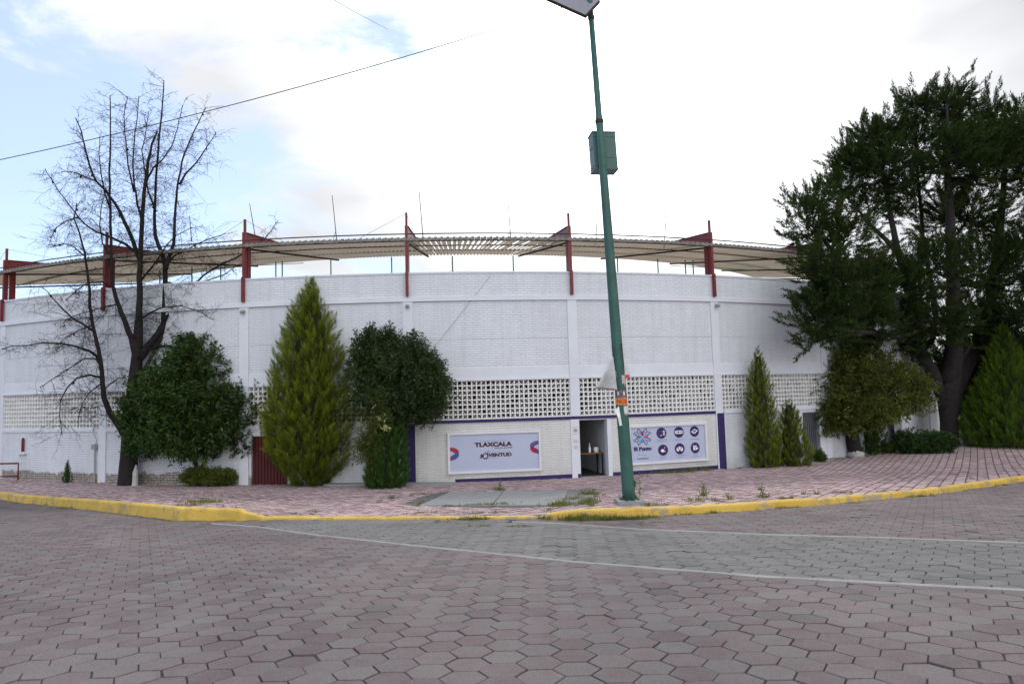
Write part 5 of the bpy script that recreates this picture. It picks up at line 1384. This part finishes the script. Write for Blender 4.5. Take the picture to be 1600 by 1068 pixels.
# ---- big pine
def pine():
    Y = 33.0; b = on_walk(1479, 698); Y = b.y + .6; b.y = Y
    tr = thing('pine_tree', 'huge dark pine with a thick leaning trunk filling the right side', 'tree', b)
    K = Y / FPX; lr = random.Random(21)
    def L2(x, y, rx, ry, dy=0, wgt=1): return lob(x, y, Y + dy, rx, ry, (rx + ry) * .55, wgt)
    lobes = [L2(1264, 360, 32, 34, -5, .45), L2(1292, 340, 30, 28, -4, .5), L2(1318, 300, 22, 24, 0, .9), L2(1345, 262, 34, 50, 0), L2(1372, 215, 26, 34, 1), L2(1400, 262, 42, 46, -1), L2(1432, 218, 38, 40, 1), L2(1425, 300, 46, 34, 2, .6),
             L2(1478, 192, 32, 34, 0), L2(1482, 250, 54, 46, -2), L2(1525, 208, 34, 36, 1), L2(1570, 225, 44, 42, -1), L2(1602, 198, 28, 24, 1), L2(1540, 260, 62, 56, -1), L2(1620, 270, 70, 80, 0), L2(1356, 325, 34, 30, 1, .6), L2(1318, 375, 40, 32, -5, .9),
             L2(1500, 340, 66, 56, 2), L2(1292, 418, 32, 34, -7.5, 1.3), L2(1335, 440, 44, 44, -6, 1.2), L2(1390, 450, 50, 44, -2, 1.2), L2(1368, 398, 22, 16, 1, .2), L2(1462, 420, 46, 50, -2), L2(1530, 430, 62, 56, 0), L2(1610, 400, 66, 66, 0),
             L2(1305, 500, 34, 30, -6.5, 1.6), L2(1292, 458, 24, 26, -7, 1.5), L2(1283, 492, 18, 22, -7.5, 1.5), L2(1276, 522, 16, 12, -7.2, 1.5), L2(1350, 505, 44, 30, -4, 1.5), L2(1560, 600, 50, 30, 4), L2(1510, 590, 30, 26, 5), L2(1345, 540, 30, 16, -3, 1.2), L2(1400, 515, 46, 34, 1), L2(1460, 500, 50, 40, -2), L2(1530, 510, 56, 44, 1), L2(1600, 500, 56, 60, -1), L2(1560, 560, 54, 40, 2), L2(1500, 560, 40, 26, 3), L2(1412, 548, 24, 16, 0, .7), L2(1620, 560, 40, 40, 1), L2(1675, 480, 50, 80, 0), L2(1670, 330, 50, 80, 0),
             L2(1358, 205, 8, 20, 0, 2), L2(1424, 162, 8, 20, 0, 2), L2(1479, 152, 9, 18, 0, 2), L2(1498, 158, 8, 14, 0, 2), L2(1538, 175, 10, 16, 0, 2), L2(1330, 252, 7, 18, 0, 2), L2(1447, 168, 6, 14, 0, 2), L2(1394, 200, 8, 14, 0, 2), L2(1590, 172, 8, 13, 0, 2), L2(1309, 285, 6, 13, 0, 2), L2(1258, 325, 6, 14, -5, 2), L2(1286, 310, 6, 14, -4, 2)]
    wood = MB(); tips = []; dirs = []
    # trunk and forks
    trunk = [(1485, 708, 18), (1484, 694, 15), (1483, 660, 14), (1482, 630, 16.5), (1482, 605, 20), (1486, 582, 18), (1490, 560, 15), (1492, 530, 13), (1491, 490, 10)]
    wood.tube([atY(x, y, Y) for x, y, _ in trunk], [r * .88 * K for _, _, r in trunk], 14)
    forks = [([(1480, 640), (1472, 612), (1460, 588), (1447, 566), (1436, 540), (1428, 505), (1420, 460), (1405, 400), (1392, 340), (1380, 270)], 12, 3, 0),
             ([(1478, 600), (1490, 560), (1492, 520), (1490, 460), (1486, 400), (1484, 320), (1480, 240), (1480, 170)], 15, 2, -1),
             ([(1484, 640), (1490, 610), (1508, 574), (1530, 538), (1545, 490), (1556, 420), (1564, 340), (1570, 260), (1572, 200)], 15, 2, 1),
             ([(1474, 612), (1466, 595), (1452, 580), (1442, 560), (1446, 540), (1458, 528), (1462, 500), (1455, 440), (1442, 370), (1434, 280), (1430, 200)], 7, 2, 2),
             ([(1530, 538), (1570, 510), (1610, 470), (1640, 420)], 9, 3, 0),
             ([(1428, 505), (1395, 485), (1360, 470), (1325, 430), (1300, 390), (1275, 360), (1262, 345)], 6, 1.2, -5),
             ([(1436, 540), (1400, 525), (1360, 520), (1315, 515), (1290, 510)], 5, 1.2, -7),
             ([(1405, 400), (1380, 370), (1350, 340), (1325, 310)], 4.5, 1.2, 0)]
    nodes = []
    for px, r0, r1, dr in forks:
        n = len(px); pts = [atY(x, y, Y + dr * min(1, k / 3)) for k, (x, y) in enumerate(px)]; P = []; Rd = []
        for k in range(n - 1):
            for j in range(3): s = j / 3; P.append(pts[k].lerp(pts[k + 1], s) + Vector((noise.noise((k + s, 1, dr)), 0, 0)) * .08); Rd.append((r0 + (r1 - r0) * (k + s) / (n - 1)) * K)
        P.append(pts[-1]); Rd.append(r1 * K); wood.tube(P, Rd, 10); nodes += list(zip(P, Rd))
    NP = np.array([tuple(q) for q, _ in nodes[8:]])
    def sub(p, q, r, lv):
        P, Rd = curvy(p, q, 6, (q - p).length * .08, lr.random(), r, r * .35); wood.tube(P, Rd, 5 if lv else 6, cap=False); return P
    for (c, rad, wg) in lobes:
        c = Vector(c); d = np.linalg.norm(NP - np.array(c) + np.array([0, 0, .6]), axis=1); p = Vector(NP[int(np.argmin(d + lr.random() * .5))])
        vol = (rad[0] * rad[1] * rad[2]) ** (1 / 3); main = sub(p, c, .035 + .02 * vol, 0)
        nb = int(19 * vol ** 1.8 * (.45 + .55 * wg)) + 4
        for k in range(nb):
            dd = Vector((lr.gauss(0, 1), lr.gauss(0, 1), lr.gauss(.15, 1))).normalized()
            e = c + Vector((dd.x * rad[0], dd.y * rad[1], dd.z * rad[2])) * lr.uniform(.75, 1.06); s_ = main[lr.choice((3, 4, 5, 6, 6))]
            B = sub(s_, e, .022, 1); bd = (B[-1] - B[-3]).normalized(); ud = Vector((0, 0, 1))
            tips.append(B[-1]); dirs.append(bd * .6 + ud * .6)
            nt_ = int(2.4 + 3.0 * min(1, wg))
            for j in range(nt_):
                q = B[lr.choice((3, 4, 5, 6))] + Vector((lr.gauss(0, 1), lr.gauss(0, 1), lr.gauss(0, .8))) * .34
                dq = (bd * .45 + (q - c).normalized() * .75 + Vector((lr.gauss(0, .3), lr.gauss(0, .3), lr.uniform(.25, .95)))).normalized()
                for m3 in range(4):
                    tips.append(q + dq * (.13 * m3) + Vector((lr.gauss(0, 1), lr.gauss(0, 1), 0)) * .075 * (1 - m3 / 4)); dirs.append((dq + Vector((lr.gauss(0, .3), lr.gauss(0, .3), 0)) * (1 - m3 / 4)).normalized())
                if lr.random() < .5: wood.tube([B[4], q, q + dq * .3], [.012, .009, .005], 3, cap=False)
    build('trunk', wood, MT['bark'], tr, smooth=True)
    T = np.array([tuple(q) for q in tips]); D = norm(np.array([tuple(q) for q in dirs])); r = np.random.default_rng(3); nb = 20
    n = len(T); A = np.repeat(D, nb, 0); s = np.tile((np.arange(nb) + .5) / nb, n)[:, None]
    pos = np.repeat(T, nb, 0) + A * (s - .5) * .34; sd_ = norm(np.cross(A, r.normal(size=A.shape)))
    d = norm(A * (.6 + .7 * s) + sd_ * (.85 - .35 * s)); ln = .145 * (.7 + .6 * r.random(n * nb))
    V, Q = leaves(pos, d, r.normal(size=A.shape), ln, np.full(n * nb, .028), .05)
    raw('crown', V, Q, MT['needle'], tr)
    print('pine tufts', n)
pine()

# ---- trees and undergrowth behind the fence, right
for k, (x, Y, w_, h_, mat, lab) in enumerate(((29.6, 45.0, 2.6, 3.2, 'leaf_laurel', 'dark bushy tree behind the chain link fence, left one'), (34.6, 44.0, 2.9, 3.8, 'hedge', 'dark bushy tree behind the chain link fence, partly hidden by the conical cypress'), (31.8, 48.5, 2.8, 5.2, 'leaf_laurel', 'taller dark tree farther back beyond the chain link fence'))):
    t_ = thing('background_tree', lab, 'tree', (x, Y, -2.95), 'trees beyond the fence')
    lbs = [((x, Y, -2.9 + h_ * .45), (w_, 1.6, h_ * .5), 1), ((x + w_ * .4, Y, -2.9 + h_ * .75), (w_ * .6, 1.3, h_ * .4), 1), ((x - w_ * .5, Y, -2.9 + h_ * .7), (w_ * .5, 1.3, h_ * .35), 1)]
    leafy('crown', lbs, 1100, 10, .22, .10, MT[mat], t_, 60 + k, .5, .4, .2, .3, .9, -.3)
    m_ = MB(); m_.tube([(x, Y, -3.0), (x + .1, Y, -2.9 + h_ * .7)], [.16, .05], 7); build('trunk', m_, MT['bark'], t_)

# ---- weeds in the joints, along the kerb and the wall
def tufts(name, spots, mat, seed, h=.14, per=16, label='x', wd=.010):
    """spots: list of (point, spread radius, number of tufts, height factor)"""
    r = np.random.default_rng(seed); P = []; Hh = []
    for (c, rx, ry, n, hf) in spots:
        for _ in range(int(n * .7 + 1)):
            a = r.normal(size=2) * .5; x, y = c.x + a[0] * rx, c.y + a[1] * ry
            if y < kerbY(x): z = -road_h(x, y) - .004
            elif y < kerbY(x) + .17: continue
            else: z = walk_z(x, y) - .004
            P.append((x, y, z)); Hh.append(hf * (.5 + r.random()))
    P = np.array(P); Hh = np.array(Hh); n = len(P); B = np.repeat(P, per, 0); hb = np.repeat(Hh, per) * h * (.4 + .8 * r.random(n * per))
    B = B + np.concatenate([r.normal(size=(n * per, 2)) * .03, np.zeros((n * per, 1))], 1)
    d = norm(np.concatenate([r.normal(size=(n * per, 2)) * .55, np.ones((n * per, 1))], 1))
    V, Q = leaves(B, d, r.normal(size=B.shape), hb, np.full(n * per, wd), .25)
    return raw(name, V, Q, MT[mat], None, P[0], None, label, None, None, 'stuff')
SP = []
def spot(px, py, rx, ry, n, hf, road=False):
    q = on_road(px, py) if road else on_walk(px, py); SP.append((q, rx, ry, n, hf))
for a in ((875, 809.5, .35, .05, 60, .7), (910, 811.5, .5, .05, 90, .8), (950, 812, .6, .05, 100, .75), (985, 811, .3, .04, 40, .5), (1010, 808.5, .25, .04, 25, .4), (745, 811.5, .35, .05, 30, .55), (722, 811.5, .2, .06, 12, .4), (745, 822, .25, .05, 8, .3), (812, 822, .2, .04, 6, .3), (690, 816, .1, .05, 4, .3),
          (105, 793.5, .35, .04, 16, .5), (75, 789.5, .25, .04, 10, .4), (1010, 817, .25, .06, 6, .3), (1075, 803.5, .3, .03, 12, .4), (1230, 793, .3, .03, 12, .4), (1120, 801, .2, .03, 8, .4), (1440, 775.5, .3, .04, 14, .5), (1560, 758, .35, .04, 14, .5), (1335, 785.5, .2, .03, 6, .35)): spot(*a, road=True)
tufts('kerb_weeds', SP, 'grass', 71, .12, 12, 'green weeds growing along the foot of the yellow kerb')
SP = []
for a in ((315, 785, .55, .25, 55, .75), (300, 789, .3, .15, 20, .5), (375, 797, .2, .15, 8, .5), (463, 803, .3, .1, 14, .4), (500, 800, .2, .1, 5, .4), (612, 779, .10, .12, 10, .9), (645, 773, .3, .2, 14, .4), (590, 785, .1, .1, 5, .6), (663, 771, .3, .15, 12, .4),
          (782, 766, .12, .10, 16, 1.3), (745, 768, .2, .1, 8, .5), (760, 788.5, .6, .05, 50, .45), (790, 789, .3, .05, 20, .35), (700, 791, .2, .06, 8, .4), (864, 790, .25, .08, 22, .7), (880, 791, .2, .08, 16, .8), (876, 788, .08, .08, 8, 1.0),
          (905, 778, .8, .8, 55, .35), (921, 772, .2, .6, 60, .7), (923, 785, .2, .25, 40, .75), (899, 788, .3, .15, 16, .5), (915, 766, .4, .25, 22, .45), (655, 787, .15, .1, 8, .4), (660, 801, .4, .08, 16, .3), (730, 802, .5, .08, 20, .35), (770, 801, .3, .06, 10, .3), (860, 797, .2, .06, 8, .4),
          (1020, 789.5, .35, .08, 22, .45), (1085, 782, .25, .2, 20, .8), (1100, 775, .08, .08, 8, 1.4), (1120, 782, .1, .1, 5, .6), (1138, 780, .05, .05, 5, 1.1), (1193, 777, .12, .1, 10, .9), (1222, 780, .12, .05, 8, .6), (1237, 778, .08, .05, 6, .6), (1258, 772, .06, .05, 5, .8), (1278, 772, .06, .05, 5, .8), (1313, 770, .15, .05, 8, .5), (1322, 770, .1, .05, 6, .6), (1372, 768, .2, .06, 6, .4), (1520, 748, .2, .1, 6, .4),
          (1040, 739, .8, .12, 50, .8), (1060, 738, .5, .1, 30, .9), (1085, 735.5, .5, .1, 40, 1.1), (1100, 734, .4, .1, 30, 1.0), (1010, 743, .2, .06, 8, .4), (820, 752, .1, .05, 6, .5), (925, 790, .1, .1, 6, .9), (403, 755.5, .2, .05, 10, .5), (150, 755, .5, .1, 12, .5), (30, 753, .6, .1, 12, .5), (1255, 726, .5, .12, 30, .6), (1310, 717, .6, .15, 40, .8), (1370, 709.5, .4, .15, 22, .8), (1160, 731, .4, .08, 14, .4), (560, 757.5, .8, .08, 20, .4)): spot(*a)
tufts('sidewalk_weeds', SP, 'grass', 73, .13, 11, 'yellow green weeds in the joints of the sidewalk')
# taller single weeds
def weed(px, py, hgt, label, seed, road=False):
    b = on_walk(px, py); lr = random.Random(seed); th_ = thing('tall_weed', label, 'plant', b, 'tall weeds on the sidewalk'); m_ = MB(); pts = [b - Vector((0, 0, .02))]; q = b.copy()
    for k in range(6): q = q + Vector((lr.uniform(-.02, .02), lr.uniform(-.02, .02), hgt / 6)); pts.append(q.copy())
    m_.tube(pts, [.006, .006, .005, .005, .004, .004, .003], 4); P = []
    for p_ in pts[1:]:
        for j in range(5): P.append(tuple(p_))
    build('stem', m_, MT['barklight'], th_); P = np.array(P); r = np.random.default_rng(seed)
    V, Q = leaves(P, norm(r.normal(size=P.shape) + np.array([0, 0, .6])), r.normal(size=P.shape), .05 + .06 * r.random(len(P)), np.full(len(P), .02)); raw('foliage', V, Q, MT['grass'], th_)
weed(1001, 785, .52, 'tall dry weed right behind the green pole base', 1)
weed(1099, 778, .26, 'tall weed by the kerb, nearest to the pole on its right', 2)
weed(1193, 778, .22, 'upright weed farther right along the kerb edge', 3)
weed(782, 767, .24, 'weed behind the joint of the two concrete slabs', 4)
# dandelion by the kerb
b = on_road(961, 809.0); dn = thing('dandelion', 'single yellow dandelion flower in the kerb weeds by the pole', 'flower', b)
m_ = MB(); m_.tube([b, b + Vector((0, -.01, .07))], .004, 4); build('stem', m_, MT['pipegreen'], dn)
r_ = np.random.default_rng(9); P = np.repeat(np.array([tuple(b + Vector((0, -.01, .07)))]), 30, 0); V, Q = leaves(P, norm(r_.normal(size=P.shape) + np.array([0, 0, .8])), r_.normal(size=P.shape), np.full(30, .032), np.full(30, .012)); raw('blossom', V, Q, MT['redpetal'], dn)
# fallen leaves and grit
r_ = np.random.default_rng(14); P = []
for _ in range(500):
    x = r_.uniform(-16, 20); y = r_.uniform(6, 24)
    if abs(y - kerbY(x)) < .25 or y > farY(x): continue
    P.append((x, y, (-road_h(x, y) if y < kerbY(x) else walk_z(x, y)) + .008))
for (px_, py_, sp_, n_) in ((488, 756, 1.3, 260), (315, 757, 1.3, 170), (612, 757, 1.0, 170), (200, 757, 1.0, 120), (1192, 729, .6, 80), (1238, 727, .7, 90), (1340, 713, 1.2, 160), (1480, 700, 1.5, 200), (1560, 696, 1.6, 160), (985, 787, .4, 25)):
    c_ = on_walk(px_, py_)
    for _ in range(n_):
        x = c_.x + r_.normal() * sp_ * .6; y = c_.y - abs(r_.normal()) * sp_ * .35
        if y > kerbY(x) + .2: P.append((x, y, walk_z(x, y) + .010))
P = np.array(P); V, Q = leaves(P, norm(np.concatenate([r_.normal(size=(len(P), 2)), np.zeros((len(P), 1))], 1)), np.tile([0, 0, 1.0], (len(P), 1)) + r_.normal(size=P.shape) * .2, .02 + .04 * r_.random(len(P)), .012 + .02 * r_.random(len(P)), .1)
raw('leaf_litter', V, Q, MT['barklight'], None, P[0], None, 'scattered dry leaf bits on the pavers', None, None, 'stuff')
print('objects', len(bpy.data.objects))
